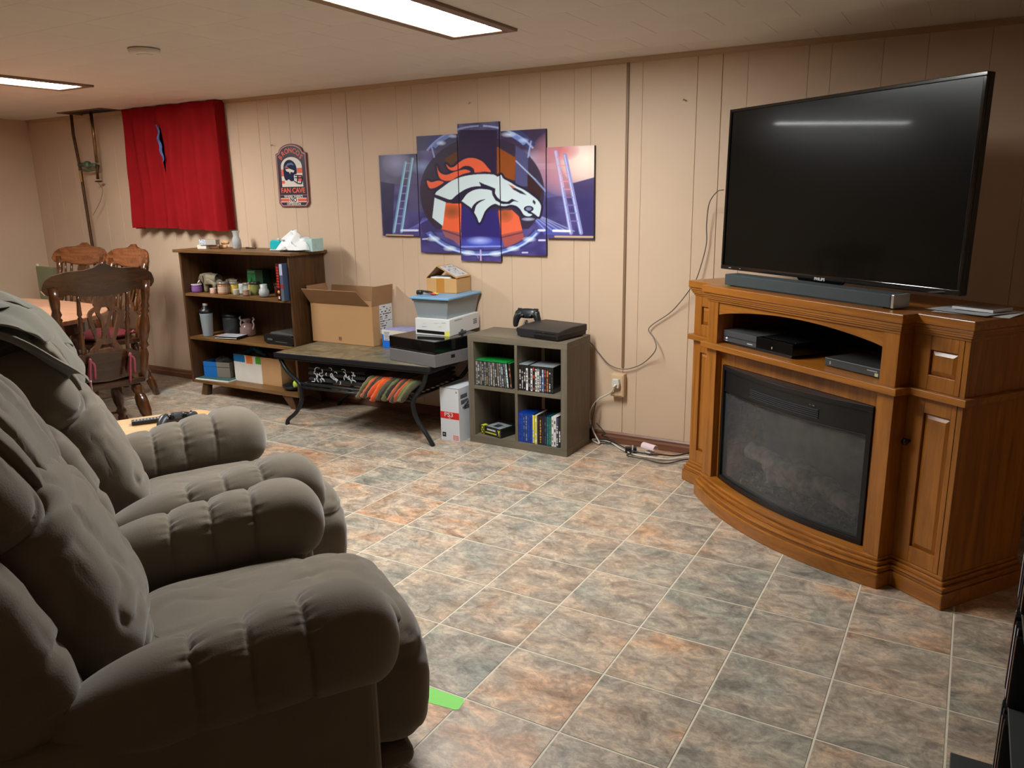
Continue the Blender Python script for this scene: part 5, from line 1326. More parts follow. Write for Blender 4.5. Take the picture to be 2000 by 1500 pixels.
def art(px, py):
    """colour of the printed picture at crop coordinates"""
    n = px.shape; out = np.zeros((*n, 3))
    v = np.clip((py - 100) / 1150, 0, 1); u = np.clip((px - 60) / 1850, 0, 1)
    wob = .5 + .5 * np.sin(px * .021 + np.sin(py * .013) * 2.1) * np.sin(py * .017 + px * .004)
    st = .5 + .5 * np.sin((px * .9 + py * .5) * .045 + 3 * np.sin(px * .006)) * np.sin((px * .4 - py) * .03)
    base = np.stack([66 + 26 * wob - 16 * v + 16 * st, 60 + 26 * wob - 18 * v + 16 * st, 88 + 34 * wob + 12 * v + 20 * st], -1)
    out[:] = base
    def put(mask, c, a=1.):
        al = (mask * a)[..., None] if np.ndim(a) else mask[..., None].astype(float) * a
        out[:] = out * (1 - al) + np.array(c, float) * al
    def glow(cx, cy, rx, ry, c, a=1., p=1.):
        d = np.hypot((px - cx) / rx, (py - cy) / ry); put(np.clip(1 - d, 0, 1) ** p, c, a)
    def line(a, b, w_, c, al=1., soft=1.):
        d, t_ = seg(px, py, a, b); put(np.clip((w_ - d) / soft / 3 + .5, 0, 1) * (d < w_ + 3), c, al)
    # structures left and right
    put((py < 330) & (px < 740), (62, 62, 90), .75); put((py < 420) & (px > 1105) & (px < 1505), (58, 42, 70), .8); put((px > 60) & (px < 390) & (py > 380) & (py < 620), (96, 96, 104), .5)
    for k in range(7): line((300, 520 + k * 52), (540, 500 + k * 56), 3, (60, 56, 96), .7)
    for k in range(6): line((1500 + k * 4, 500 + k * 60), (1620 + k * 8, 480 + k * 66), 3, (70, 66, 120), .7)
    put(pip(px, py, [(390, 900), (520, 900), (600, 1040), (420, 1040)]), (58, 50, 100), .8)
    put(pip(px, py, [(300, 490), (540, 490), (540, 860), (300, 860)]), (86, 78, 116), .8); put(pip(px, py, [(1290, 450), (1600, 440), (1640, 720), (1500, 740)]), (104, 98, 150), .8)
    put(pip(px, py, [(1300, 445), (1590, 435), (1600, 490), (1320, 495)]), (120, 128, 190), .8)
    glow(200, 440, 130, 120, (150, 150, 190), .9, .6); glow(420, 470, 120, 70, (150, 170, 210), .8, .8); glow(1350, 400, 180, 90, (168, 180, 220), .9, .8)
    glow(1760, 420, 420, 330, (238, 160, 160), 1., .45); glow(1840, 400, 230, 240, (255, 244, 226), 1., .4); glow(1640, 330, 150, 90, (214, 110, 120), .7, .6)
    put(pip(px, py, [(1700, 620), (1920, 560), (1920, 1100), (1800, 1100)]), (52, 46, 100), .85)
    put(pip(px, py, [(60, 600), (180, 620), (160, 1100), (90, 1100)]), (40, 36, 66), .8)
    put(pip(px, py, [(1370, 910), (1640, 1000), (1700, 1060), (1480, 1060)]), (86, 96, 190), .7)
    for k in range(5): line((1380 + k * 20, 905), (1500 + k * 60, 1030), 5, (176, 190, 236), .7)
    for k in range(4): line((490 - k * 20, 915), (270 + k * 30, 1030), 5, (110, 110, 200), .6)
    for (a, b_) in (((275, 430), (175, 1035)), ((335, 400), (240, 1035))): line(a, b_, 12, (110, 160, 196), .95); line((a[0] + 5, a[1]), (b_[0] + 5, b_[1]), 4, (176, 214, 226), .9)
    for k in range(9):
        t_ = k / 9; line((275 - 100 * t_ + 12, 440 + 590 * t_), (330 - 95 * t_ - 10, 440 + 590 * t_), 4, (170, 150, 190), .8)
    for (a, b_) in (((1580, 340), (1712, 1045)), ((1660, 370), (1800, 1045))): line(a, b_, 17, (150, 150, 214), .95); line((a[0] - 5, a[1]), (b_[0] - 5, b_[1]), 5, (200, 220, 250), .9)
    line((1580, 340), (1640, 640), 12, (226, 190, 214), .7)
    for k in range(9):
        t_ = k / 9; line((1590 + 120 * t_, 390 + 620 * t_), (1655 + 130 * t_, 390 + 620 * t_), 5, (230, 150, 170) if k < 5 else (140, 120, 200), .9)
    line((240, 1022), (380, 1022), 9, (226, 236, 255), .9); line((1560, 1025), (1700, 1028), 11, (236, 240, 255), .95); line((1430, 1022), (1480, 1022), 10, (236, 240, 255), .9)
    put(py > 1052 + (px - 90) * .012, (70, 44, 50), .0)
    line((110, 1062), (340, 1068), 7, (206, 170, 130), .9); line((1575, 1076), (1900, 1080), 8, (226, 190, 140), .95)
    # helmet shell
    el = np.hypot((px - 940) / 540, (py - 690) / 480)
    put((el < 1) & (py < 1010), (52, 42, 62), .92)
    put((el < 1) & (py < 1010) & (px > 1230) & (px < 1340) & (py < 640), (84, 84, 130), .9)
    put((el < .98) & (px < 520) & (py > 620), (54, 40, 52), .9)
    put(pip(px, py, [(735, 150), (1070, 150), (1070, 560), (735, 470)]), (44, 32, 62), 1.)
    put(pip(px, py, ART_POLY['br1']), (90, 56, 34)); put(pip(px, py, ART_POLY['br2']), (146, 74, 26))
    put(pip(px, py, [(1335, 530), (1460, 660), (1440, 760), (1335, 690)]), (58, 34, 36)); line((1235, 420), (1400, 580), 6, (190, 206, 240), .8); line((1400, 580), (1490, 680), 8, (150, 170, 220), .8)
    put(pip(px, py, ART_POLY['or1']), (232, 98, 56)); put(pip(px, py, ART_POLY['or2']), (232, 104, 70)); put(pip(px, py, ART_POLY['nav']), (48, 38, 110))
    glow(680, 860, 90, 70, (120, 70, 36), .8, .7); glow(1140, 880, 80, 80, (140, 76, 40), .8, .7); glow(930, 1130, 260, 60, (90, 110, 230), .9, .7); glow(920, 1110, 120, 40, (190, 205, 255), .9, .8)
    put(pip(px, py, ART_POLY['patch']), (206, 222, 226))
    put(pip(px, py, [(590, 1010), (762, 1045), (752, 1160), (690, 1110), (620, 1080)]), (150, 90, 96)); put(pip(px, py, [(1105, 1060), (1290, 1020), (1310, 1110), (1140, 1190)]), (170, 84, 80))
    line((600, 1020), (760, 1075), 5, (90, 40, 60), .8); line((1105, 1085), (1290, 1040), 5, (90, 40, 60), .8)
    # chrome arcs
    def arc(cx, cy, rx, ry, w_, a0, a1, c, al=1.):
        ang = np.degrees(np.arctan2(-(py - cy) / ry, (px - cx) / rx)); d = np.abs(np.hypot((px - cx) / rx, (py - cy) / ry) - 1) * (rx + ry) / 2
        put((d < w_) & (ang > a0) & (ang < a1), c, al)
    arc(930, 520, 520, 420, 40, 32, 66, (60, 66, 116)); arc(930, 520, 520, 420, 40, 112, 150, (60, 66, 120)); arc(930, 545, 540, 430, 9, 33, 88, (170, 184, 226), .9); arc(930, 545, 540, 430, 9, 92, 150, (150, 160, 210), .9)
    arc(930, 530, 500, 400, 20, 40, 60, (120, 150, 220), .9); arc(930, 530, 500, 400, 18, 120, 145, (110, 134, 200), .9)
    line((500, 290), (525, 385), 7, (150, 160, 210), .9); line((1365, 250), (1340, 385), 7, (170, 180, 226), .9)
    glow(1170, 190, 70, 26, (220, 236, 255), .95, .5); glow(1300, 240, 50, 22, (200, 220, 255), .9, .5); glow(585, 265, 45, 22, (226, 238, 255), .9, .5); glow(690, 205, 45, 18, (210, 220, 250), .8, .5)
    arc(945, 850, 545, 375, 36, -150, -28, (54, 56, 110)); arc(945, 850, 545, 375, 22, -150, -28, (96, 116, 196), .9); arc(945, 855, 545, 378, 8, -148, -30, (200, 214, 250), .9)
    for (gx, gy) in ((520, 1095), (660, 1180), (820, 1218), (1060, 1226), (1210, 1180), (1350, 1100)): glow(gx, gy, 62, 26, (226, 244, 255), .95, .5)
    line((760, 1165), (1110, 1160), 5, (150, 170, 250), .9); line((927, 1195), (930, 1285), 7, (210, 180, 220), .9); line((895, 1235), (908, 1262), 4, (180, 160, 210), .8)
    line((1290, 1215), (1335, 1215), 6, (226, 230, 255), .9); line((1435, 1108), (1485, 1108), 8, (226, 230, 255), .9); line((425, 1098), (465, 1096), 6, (210, 214, 240), .9)
    # horse head emblem
    K = (38, 28, 56)
    for nm in ('white', 'm1', 'm2', 'm3'):
        P = ART_POLY[nm]; cx = sum(p[0] for p in P) / len(P); cy = sum(p[1] for p in P) / len(P)
        dmin = np.full(px.shape, 1e9)
        box = (px > min(p[0] for p in P) - 30) & (px < max(p[0] for p in P) + 30) & (py > min(p[1] for p in P) - 30) & (py < max(p[1] for p in P) + 30)
        for a, b_ in zip(P, P[1:] + P[:1]):
            if a == b_: continue
            d, _ = seg(px[box], py[box], a, b_); dmin[box] = np.minimum(dmin[box], d)
        put(dmin < 19, K)
    W_ = (206, 222, 226)
    put(pip(px, py, ART_POLY['white']), W_)
    for nm in ('m1', 'm2', 'm3'): put(pip(px, py, ART_POLY[nm]), (230, 98, 62))
    for nm in ('d1', 'd2', 'd3', 'd4', 'd5'): put(pip(px, py, ART_POLY[nm]), K)
    put(pip(px, py, ART_POLY['d4o']), (214, 90, 60))
    d = np.hypot((px - 1345) / 42, (py - 835) / 26); put((d < 1), K); put(d < .62, (120, 130, 160))
    line((1300, 905), (1385, 912), 6, K); glow(1340, 925, 60, 16, (190, 206, 226), .9, .3)
    return np.clip(out, 0, 255)
def tolin(c): c = c / 255.; return np.where(c <= .04045, c / 12.92, ((c + .055) / 1.055) ** 2.4)
M3 = np.array(ROT); CAMN = np.array(CAM)
def pix(P):
    q = (P - CAMN) @ M3.T; return 1000 + FPX * q[:, 0] / q[:, 2], 750 - FPX * q[:, 1] / q[:, 2]
def printed(name, x0, x1, z0, z1, y, fn, parent, res, mask=None, rough=.3, sub=2):
    """a printed face: a fine mesh whose points carry the ink colour of a flat picture"""
    nx = int((x1 - x0) / res) + 1; nz = int((z1 - z0) / res) + 1
    X_, Z_ = np.meshgrid(np.linspace(x0, x1, nx), np.linspace(z0, z1, nz))
    acc = 0
    for dx in ([-.25, .25] if sub == 2 else [0]):
        for dz in ([-.25, .25] if sub == 2 else [0]): acc = acc + fn(X_ + dx * res, Z_ + dz * res)
    col = acc / (sub * sub if sub == 2 else 1)
    V_ = np.stack([X_.ravel(), np.full(X_.size, y), Z_.ravel()], 1)
    idx = np.arange(nx * nz).reshape(nz, nx)
    F_ = np.stack([idx[:-1, :-1].ravel(), idx[:-1, 1:].ravel(), idx[1:, 1:].ravel(), idx[1:, :-1].ravel()], 1)
    if mask is not None:
        cxm = (X_[:-1, :-1] + X_[1:, 1:]).ravel() / 2; czm = (Z_[:-1, :-1] + Z_[1:, 1:]).ravel() / 2
        F_ = F_[mask(cxm, czm)]
    me = bpy.data.meshes.new(name); me.vertices.add(len(V_)); me.vertices.foreach_set('co', V_.ravel())
    me.loops.add(F_.size); me.loops.foreach_set('vertex_index', F_.ravel()); me.polygons.add(len(F_)); me.polygons.foreach_set('loop_start', np.arange(0, F_.size, 4))
    me.update(calc_edges=True)
    ca = me.color_attributes.new('ink', 'FLOAT_COLOR', 'POINT')
    c4 = np.ones((len(V_), 4)); c4[:, :3] = tolin(col.reshape(-1, 3)); ca.data.foreach_set('color', c4.ravel())
    m = MATS.get('ink%s' % rough)
    if not m:
        m = bpy.data.materials.new('printed_ink'); m.use_nodes = True; MATS['ink%s' % rough] = m
        a = m.node_tree.nodes.new('ShaderNodeVertexColor'); a.layer_name = 'ink'
        b = m.node_tree.nodes['Principled BSDF']; b.inputs['Roughness'].default_value = rough
        m.node_tree.links.new(a.outputs[0], b.inputs['Base Color'])
    me.materials.append(m)
    o = bpy.data.objects.new(name, me); C.objects.link(o)
    if parent: o.parent = parent
    return o
YA = YW - .022
def artfn(X_, Z_):
    s = X_.shape; P = np.stack([X_.ravel(), np.full(X_.size, YA), Z_.ravel()], 1); a, b_ = pix(P)
    return art(((a - 730) * 2000 / 450).reshape(s), ((b_ - 220) * 1378 / 310).reshape(s))
m_canv = mat('canvas_edge', (48, 34, 56), rough=.6)
PAN = [(743, 304, 750, 460), (817, 267, 824, 492), (896, 241, 899, 506), (977, 239, 979, 513), (1067, 251, 1067, 500), (1161, 284, 1157, 465)]
xb = [atY(x, (y0 + y1) / 2, YA).x for x, y0, x2, y1 in PAN]
zz = [(1.177, 1.680), (1.077, 1.782), (1.034, 1.838), (1.077, 1.782), (1.177, 1.680)]
plab = ['leftmost low picture panel with a ladder, left of the horse head', 'second picture panel from the left with the orange mane', 'tallest middle picture panel with the horse neck', 'fourth picture panel with the horse muzzle', 'rightmost picture panel with a bright pink and white glow']
for k in range(5):
    xa, xc = xb[k] + .003, xb[k + 1] - .003; za, zc2 = zz[k]; cx = (xa + xc) / 2
    t = thing('picture_panel', plab[k], 'picture', (0, 0, 0), 0, 'five panel football picture')
    MB().box(xa, xc, YA + .0006, YW - .001, za, zc2).build('stretcher', m_canv, t, bevel=.001)
    printed('print', xa, xc, za, zc2, YA, artfn, t, .0031, rough=.35)

# ---- arched sign
def signfn_factory(px2):
    pass
SGX, SGZ, SW, SHh = -4.118, 1.572, .1435, .2095
YS = YW - .013
arch = [(-SW, -SHh + .028), (-SW + .026, -SHh), (SW - .026, -SHh), (SW, -SHh + .028), (SW, .150), (SW - .028, .158)] + \
       [((SW - .03) * math.cos(a), .155 + .058 * math.sin(a)) for a in [PI * k / 16 for k in range(1, 16)]] + [(-SW + .028, .158), (-SW, .150)]
sign = thing('wall_sign', 'arched navy and orange team sign reading FAN CAVE on the wall', 'sign', (SGX, YS, SGZ))
m_navy = mat('sign_navy', (44, 26, 52), rough=.4)
MB().prism(arch, 0, .012).build('board', mat('sign_edge', (110, 56, 56), rough=.5), sign, bevel=.002)
def inset(P, d):
    return [(x * (1 - d / SW), (z - .0) * (1 - d / SHh)) for x, z in P]
MB().prism(inset(arch, .009), -.0008, 0).build('border_line', mat('sign_line', (206, 160, 150), rough=.5), sign)
MB().prism(inset(arch, .013), -.0014, -.0008).build('field', m_navy, sign)
m_or = mat('sign_orange', (222, 92, 62), rough=.45); m_sw = mat('sign_white', (220, 212, 200), rough=.45)
# window picture with helmet
win = [(-.098, -.072), (.100, -.072), (.100, .055)] + [(.001 + .099 * math.cos(a), .06 + .066 * math.sin(a)) for a in [PI * k / 14 for k in range(1, 14)]] + [(-.098, .055)]
o = MB().prism(win, -.002, -.0014).build('picture_field', m_sw, sign)
mb = MB(); mb.box(.052, .0995, -.0024, -.002, .018, .052); mb.box(.052, .0995, -.0024, -.002, -.038, -.004); mb.box(-.0975, -.075, -.0024, -.002, .0, .045); mb.box(-.0975, -.07, -.0024, -.002, -.05, -.03); mb.build('orange_stripes', m_or, o)
hel = [(-.075, .035), (-.068, .075), (-.045, .1), (-.012, .108), (.022, .096), (.045, .068), (.05, .03), (.044, .012), (.02, .006), (.018, -.03), (-.01, -.035), (-.03, -.022), (-.055, -.03), (-.072, -.008)]
hm = MB().prism([(p.x, p.y) for p in smooth_pts([(x, y, 0) for x, y in hel], 4, True)], -.003, -.0024).build('helmet_shell', mat('helmet_navy', (24, 34, 66), rough=.25), o)
MB().prism([(-.07, .055), (-.03, .085), (.01, .088), (.03, .07), (.0, .075), (-.03, .07)], -.0034, -.003).build('helmet_shine', mat('shine_blue', (86, 110, 160), rough=.3), o)
MB().prism([(-.055, .045), (-.02, .05), (.028, .035), (.02, .022), (-.006, .028), (-.015, .012), (-.02, .026), (-.045, .032)], -.0038, -.003).build('horse_mark', m_sw, o)
MB().prism([(-.06, .05), (-.042, .066), (-.02, .056), (-.04, .056)], -.0042, -.003).build('mane_mark', m_or, o)
mb = MB()
for P in ([(.03, .004), (.096, .0)], [(.03, -.012), (.094, -.014)], [(.02, -.034), (.05, -.05), (.084, -.054)], [(.094, .0), (.098, -.02), (.086, -.054)], [(.056, -.002), (.05, -.05)]):
    mb.tube([(x, -.0045, z) for x, z in P], .0035, 6)
mb.build('face_mask', mat('helmet_navy', (24, 34, 66)), o)
mb = MB(); mb.box(.006, .036, -.006, -.003, -.048, -.034); mb.box(.048, .072, -.006, -.003, -.052, -.036); mb.build('chin_strap', m_sw, o)
# lettering
for k, ch in enumerate('BRONCOS'):
    a = R(142 - k * 17.3); rr = .118
    x = .001 + rr * 1.02 * math.cos(a); z = .052 + rr * .99 * math.sin(a)
    lettering(ch, .048, m_or, sign, TR(x, -.0016, z) @ FRONT @ RZ(a - PI / 2), bold=.0008, xs=.95)
lettering('FAN CAVE', .046, m_or, sign, TR(0, -.0016, -.098) @ FRONT, bold=.0012, xs=1.05)
MB().box(-.126, .126, -.0018, -.0014, -.129, -.127).build('rule', mat('sign_line', (206, 160, 150)), sign)
MB().box(-.122, .122, -.0018, -.0014, -.176, -.147).build('stripe_white', m_sw, sign)
MB().box(-.122, .122, -.0022, -.0018, -.171, -.152).build('stripe_orange', m_or, sign)
MB().box(-.038, .040, -.0026, -.0022, -.178, -.146).build('no_field', m_sw, sign)
lettering("WHERE THERE'S", .022, m_sw, sign, TR(0, -.0018, -.138) @ FRONT, bold=.0004, xs=1.1)
lettering('NO', .040, m_navy, sign, TR(0, -.0030, -.162) @ FRONT, bold=.0010)
lettering('OFFSEASON', .022, m_sw, sign, TR(0, -.0018, -.188) @ FRONT, bold=.0004, xs=1.1)

# green tape on the floor
P = [atZ(x, y, 0) for x, y in ((760, 1316), (903, 1364), (906, 1371), (896, 1386), (889, 1387), (755, 1350))]
c = P[0].copy(); mb = MB(); mb.prism([(p.x - c.x, p.y - c.y) for p in P], .0003, .0008, 'Z')
o = mb.build('floor_tape', mat('tape_green', (128, 212, 92), rough=.6)); o.location = (c.x, c.y, 0); tag(o, 'strip of bright green tape on the floor beside the nearer recliner', 'tape')

# ================================================================== DINING SET
m_din = wood('glossy_brown_wood', (54, 28, 10), (96, 54, 23), 'Z', rough=.22, coat=.5)
m_dinx = wood('glossy_brown_wood_wide', (42, 23, 9), (68, 38, 17), 'X', rough=.22, coat=.5)
m_dinr = wood('glossy_red_wood', (92, 49, 23), (142, 84, 49), 'X', rough=.2, coat=.6)
m_cush = mat('cushion_red', (96, 16, 26), rough=.8, bump=.3, bscale=200)
m_tie = mat('ribbon_rose', (150, 66, 76), rough=.7)
TURN = [(.013, 0), (.017, .03), (.021, .08), (.017, .13), (.013, .16), (.021, .20), (.024, .30), (.022, .42), (.016, .50), (.013, .53), (.020, .56), (.020, .60), (.014, .63), (.019, .67), (.022, .76), (.018, .88), (.015, 1)]
POST = [(.019, 0), (.021, .1), (.022, .25), (.016, .29), (.012, .31), (.022, .34), (.014, .38), (.020, .42), (.024, .52), (.019, .62), (.013, .66), (.020, .69), (.013, .71), (.020, .74), (.015, .78), (.019, .84), (.020, 1)]
SPIN = [(.007, 0), (.009, .2), (.010, .32), (.006, .35), (.011, .38), (.007, .41), (.011, .45), (.012, .5), (.011, .55), (.007, .59), (.011, .62), (.006, .65), (.010, .68), (.008, .85), (.006, 1)]
def dining_chair(label, front, group):
    """local +y is the way the sitter faces"""
    t = thing('dining_chair', label, 'chair', (0, 0, 0), 0, group)
    SH = .45
    pl = [(-.20, -.20), (.20, -.20), (.225, .0), (.23, .17), (.19, .215), (-.19, .215), (-.23, .17), (-.225, .0)]
    MB().prism([(p.x, p.y) for p in smooth_pts([(x, y, 0) for x, y in pl], 4, True)], SH - .035, SH, 'Z').build('seat', m_dinx, t, bevel=.007, seg=3)
    mb = MB(); cu = []
    def cush(u, v):
        a = u * 2 * PI; b_ = (v - .5) * PI; k = math.cos(b_) ** .35 if 0 < v < 1 else 0
        return (math.copysign(abs(math.cos(a)) ** .55, math.cos(a)) * .19 * k, .0 + math.copysign(abs(math.sin(a)) ** .55, math.sin(a)) * .18 * k, SH + .028 + math.sin(b_) * .027 + .004 * noise.noise(Vector((a, v * 4, 1))))
    mb.grid(cush, 36, 12, cu=True); cs_ = mb.build('seat_cushion', m_cush, t)
    for sx in (-1, 1):
        mb = MB(); x = sx * .105
        mb.tube(smooth_pts([(x, -.17, SH + .02), (x, -.22, SH + .055), (x + .01, -.255, SH + .15), (x + .0, -.262, SH + .10), (x - .01, -.258, SH - .01)], 4), .007, 6, flat=1.6)
        mb.tube(smooth_pts([(x, -.255, SH + .14), (x + .02, -.27, SH + .12), (x + .018, -.262, SH + .04)], 4), .005, 6, flat=1.6)
        mb.build('cushion_tie', m_tie, t)
    for sx in (-1, 1):
        mb = MB(); mb.rod((sx * .16, .15, SH - .035), (sx * .22, .22, 0), [(r * 1.45, q) for r, q in TURN], 14); mb.build('leg', m_din, t)
        mb = MB(); mb.rod((sx * .16, -.15, SH - .035), (sx * .22, -.25, 0), [(r * 1.45, q) for r, q in TURN], 14); mb.build('leg', m_din, t)
    ST = [(.006, 0), (.009, .2), (.014, .45), (.015, .5), (.014, .55), (.009, .8), (.006, 1)]
    for a, b_ in (((-.198, .194, .17), (.198, .194, .17)), ((-.198, -.21, .17), (.198, -.21, .17)), ((-.20, .205, .12), (-.20, -.225, .12)), ((.20, .205, .12), (.20, -.225, .12)), ((-.2, 0, .12), (.2, 0, .12))):
        mb = MB(); mb.rod(a, b_, ST, 10); mb.build('stretcher', m_din, t)
    # back leans away; crest rail follows a shallow curve
    def by(z): return -.185 - (z - SH) * .20
    def bend(x, z, dy=0): return (x, by(z) - .045 * (1 - (x / .29) ** 2) + .03 + dy, z)
    for sx in (-1, 1):
        mb = MB(); mb.rod((sx * .20, -.175, SH - .01), bend(sx * .235, 1.0), [(r * 1.3, q) for r, q in POST], 14); mb.build('back_post', m_din, t)
        mb = MB(); mb.rod(bend(sx * .115, .60), bend(sx * .125, .96), [(r * 1.25, q) for r, q in SPIN], 10); mb.build('spindle', m_din, t)
        mb = MB(); mb.rod(bend(sx * .165, .60), bend(sx * .18, .96), SPIN, 10); mb.build('spindle', m_din, t) if front else None
    top = [(-.285, 1.00), (-.272, 1.035), (-.235, 1.06), (-.17, 1.075), (-.09, 1.078), (-.045, 1.088), (-.015, 1.108), (.015, 1.108), (.045, 1.088), (.09, 1.078), (.17, 1.075), (.235, 1.06), (.272, 1.035), (.285, 1.00)]
    bot = [(-.285, .985), (-.27, .962), (-.225, .945), (-.17, .955), (-.10, .94), (0, .934), (.10, .94), (.17, .955), (.225, .945), (.27, .962), (.285, .985)]
    def interp(P, x):
        for a, b_ in zip(P, P[1:]):
            if a[0] <= x <= b_[0]: return a[1] + (b_[1] - a[1]) * (x - a[0]) / (b_[0] - a[0])
        return P[-1][1]
    def rail(nm, top, bot, th, m, x0, x1, nx=72, carve=0.):
        mb = MB(); vs = []; fs = []; nz = 9 if carve else 3
        for i in range(nx + 1):
            x = x0 + (x1 - x0) * i / nx; zt, zb_ = interp(top, x), interp(bot, x)
            for j in range(nz):
                z = zb_ + (zt - zb_) * j / (nz - 1)
                cv = 0
                if carve and 0 < j < nz - 1: cv = carve * (noise.noise(Vector((x * 70, z * 70, 2))) + .6 * math.sin(abs(x) * 150 + z * 60) * math.sin(z * 160))
                vs.append(bend(x, z, th / 2 + cv))
            for j in range(nz): vs.append(bend(x, zt + (zb_ - zt) * j / (nz - 1), -th / 2))
        m2 = 2 * nz
        for i in range(nx):
            for j in range(m2): fs.append((i * m2 + j, i * m2 + (j + 1) % m2, (i + 1) * m2 + (j + 1) % m2, (i + 1) * m2 + j))
        fs += [tuple(range(m2 - 1, -1, -1)), tuple(range(nx * m2, nx * m2 + m2))]
        mb.smooth = bool(carve); mb.add(vs, fs); return mb.build(nm, m, t)
    rail('crest_rail', top, bot, .024, m_dinr if front else m_dinx, -.285, .285, carve=.007 if front else 0)
    rail('lower_rail', [(-.21, .595), (-.17, .60), (-.13, .625), (.13, .625), (.17, .60), (.21, .595)], [(-.21, .475), (0, .455), (.21, .475)], .02, m_dinx, -.21, .21)
    # pierced splat: ring-headed with three slots
    def ribbon(nm, P, w_, par):
        mb = MB(); P = smooth_pts([(x, z, 0) for x, z in P], 5); vs = []; fs = []
        for i, p in enumerate(P):
            d = (P[min(i + 1, len(P) - 1)] - P[max(i - 1, 0)]).normalized(); n_ = Vector((-d.y, d.x, 0)) * w_ / 2
            a = p + n_; b_ = p - n_
            vs += [bend(a.x, a.y, .009), bend(b_.x, b_.y, .009), bend(b_.x, b_.y, -.009), bend(a.x, a.y, -.009)]
        for i in range(len(P) - 1):
            for q_ in range(4): fs.append((i * 4 + q_, i * 4 + (q_ + 1) % 4, i * 4 + 4 + (q_ + 1) % 4, i * 4 + 4 + q_))
        fs += [(3, 2, 1, 0), tuple(len(vs) - 4 + k for k in range(4))]
        mb.add(vs, fs); return mb
    sp_ = MB()
    for P, w_ in (([(-.035, .93), (-.042, .90), (-.03, .885)], .03), ([(.035, .93), (.042, .90), (.03, .885)], .03), ([(0, .94), (0, .90), (0, .875)], .05),
                  ([(-.018, .89), (-.035, .85), (-.018, .81), (-.008, .74), (-.018, .68)], .018), ([(.018, .89), (.035, .85), (.018, .81), (.008, .74), (.018, .68)], .018),
                  ([(-.03, .88), (-.075, .84), (-.06, .76), (-.04, .69)], .020), ([(.03, .88), (.075, .84), (.06, .76), (.04, .69)], .020),
                  ([(-.05, .69), (.0, .685), (.05, .69)], .032), ([(-.04, .68), (-.05, .655), (-.07, .635), (-.075, .61)], .03), ([(.04, .68), (.05, .655), (.07, .635), (.075, .61)], .03), ([(-.08, .625), (0, .63), (.08, .625)], .03)):
        m_ = ribbon('splat', P, w_, t); sp_.add(m_.v, m_.f)
    sp_.build('splat', m_din, t)
    return t
A1 = math.atan2(.21, -.977)
c1 = dining_chair('dark brown turned dining chair nearest the recliners, seen from behind with rose cushion ties', False, 'dining chairs')
# seat centre: back edge (-4.07, 2.55), facing the table
fd = Vector((math.cos(A1), math.sin(A1), 0)); c1.location = (-4.07 + fd.x * .20, 2.555 + fd.y * .20, 0); c1.rotation_euler = (0, 0, A1 - PI / 2)
c2 = dining_chair('carved brown dining chair behind the table, left of the two facing the camera', True, 'dining chairs')
c2.location = (-6.03, 3.45, 0); c2.rotation_euler = (0, 0, R(-172))
c3 = dup(c2, (-5.46, 3.42, 0), R(174), 'carved reddish dining chair behind the table, right of the two by the wall', 'dining chairs')
t = thing('dining_table', 'oval reddish brown dining table at the left end of the room', 'table', (-5.45, 2.42, 0))
def sup(a, b_, n=2.7, N_=64):
    return [(math.copysign(abs(math.cos(k)) ** (2 / n), math.cos(k)) * a, math.copysign(abs(math.sin(k)) ** (2 / n), math.sin(k)) * b_) for k in [2 * PI * i / N_ for i in range(N_)]]
MB().prism(sup(.94, .78), .722, .75, 'Z').build('table_top', wood('table_pink_wood', (152, 104, 78), (182, 134, 104), 'X', rough=.3, coat=.3), t, bevel=.006, seg=3)
mb = MB(); o_ = sup(.84, .68); mb.prism(o_, .64, .7215, 'Z'); mb.build('apron', m_dinx, t)
for sx in (-1, 1):
    for sy in (-1, 1):
        MB().rod((sx * .62, sy * .45, .64), (sx * .62, sy * .45, 0), [(r * 2.0, q) for r, q in TURN], 16).build('leg', m_din, t)
o = thing('table_mat', 'white cloth corner hanging over the near edge of the dining table', 'cloth', (0, 0, 0))
p = atZ(150, 668, .64)
bpy.data.objects.remove(o)
# pale green chair in the corner
t = thing('folding_chair', 'pale green padded chair with a cream frame in the far left corner', 'chair', (-6.68, 3.60, 0), R(174))
m_pg = mat('pale_green_vinyl', (128, 132, 96), rough=.6); m_cr = mat('cream_metal', (206, 206, 180), rough=.4)
MB().box(-.17, .17, -.19, -.17, .62, .90).build('backrest', m_pg, t, bevel=.008, seg=3)
MB().box(-.19, .19, -.18, .2, .42, .46).build('seat', m_pg, t, bevel=.012, seg=3)
for sx in (-1, 1):
    MB().tube(smooth_pts([(sx * .19, -.20, .915), (sx * .195, -.19, .6), (sx * .195, .02, .3), (sx * .2, .25, 0.0)], 5), .011, 8).build('frame_tube', m_cr, t)
    MB().tube(smooth_pts([(sx * .175, .16, .43), (sx * .18, .02, .25), (sx * .185, -.22, 0.0)], 5), .011, 8).build('leg', m_cr, t)
mb = MB(); 
boxes('back_slat', [(-.10, -.08, -.19, -.175, .45, .62), (.08, .10, -.19, -.175, .45, .62), (-.01, .01, -.19, -.175, .45, .62)], m_cr, t)

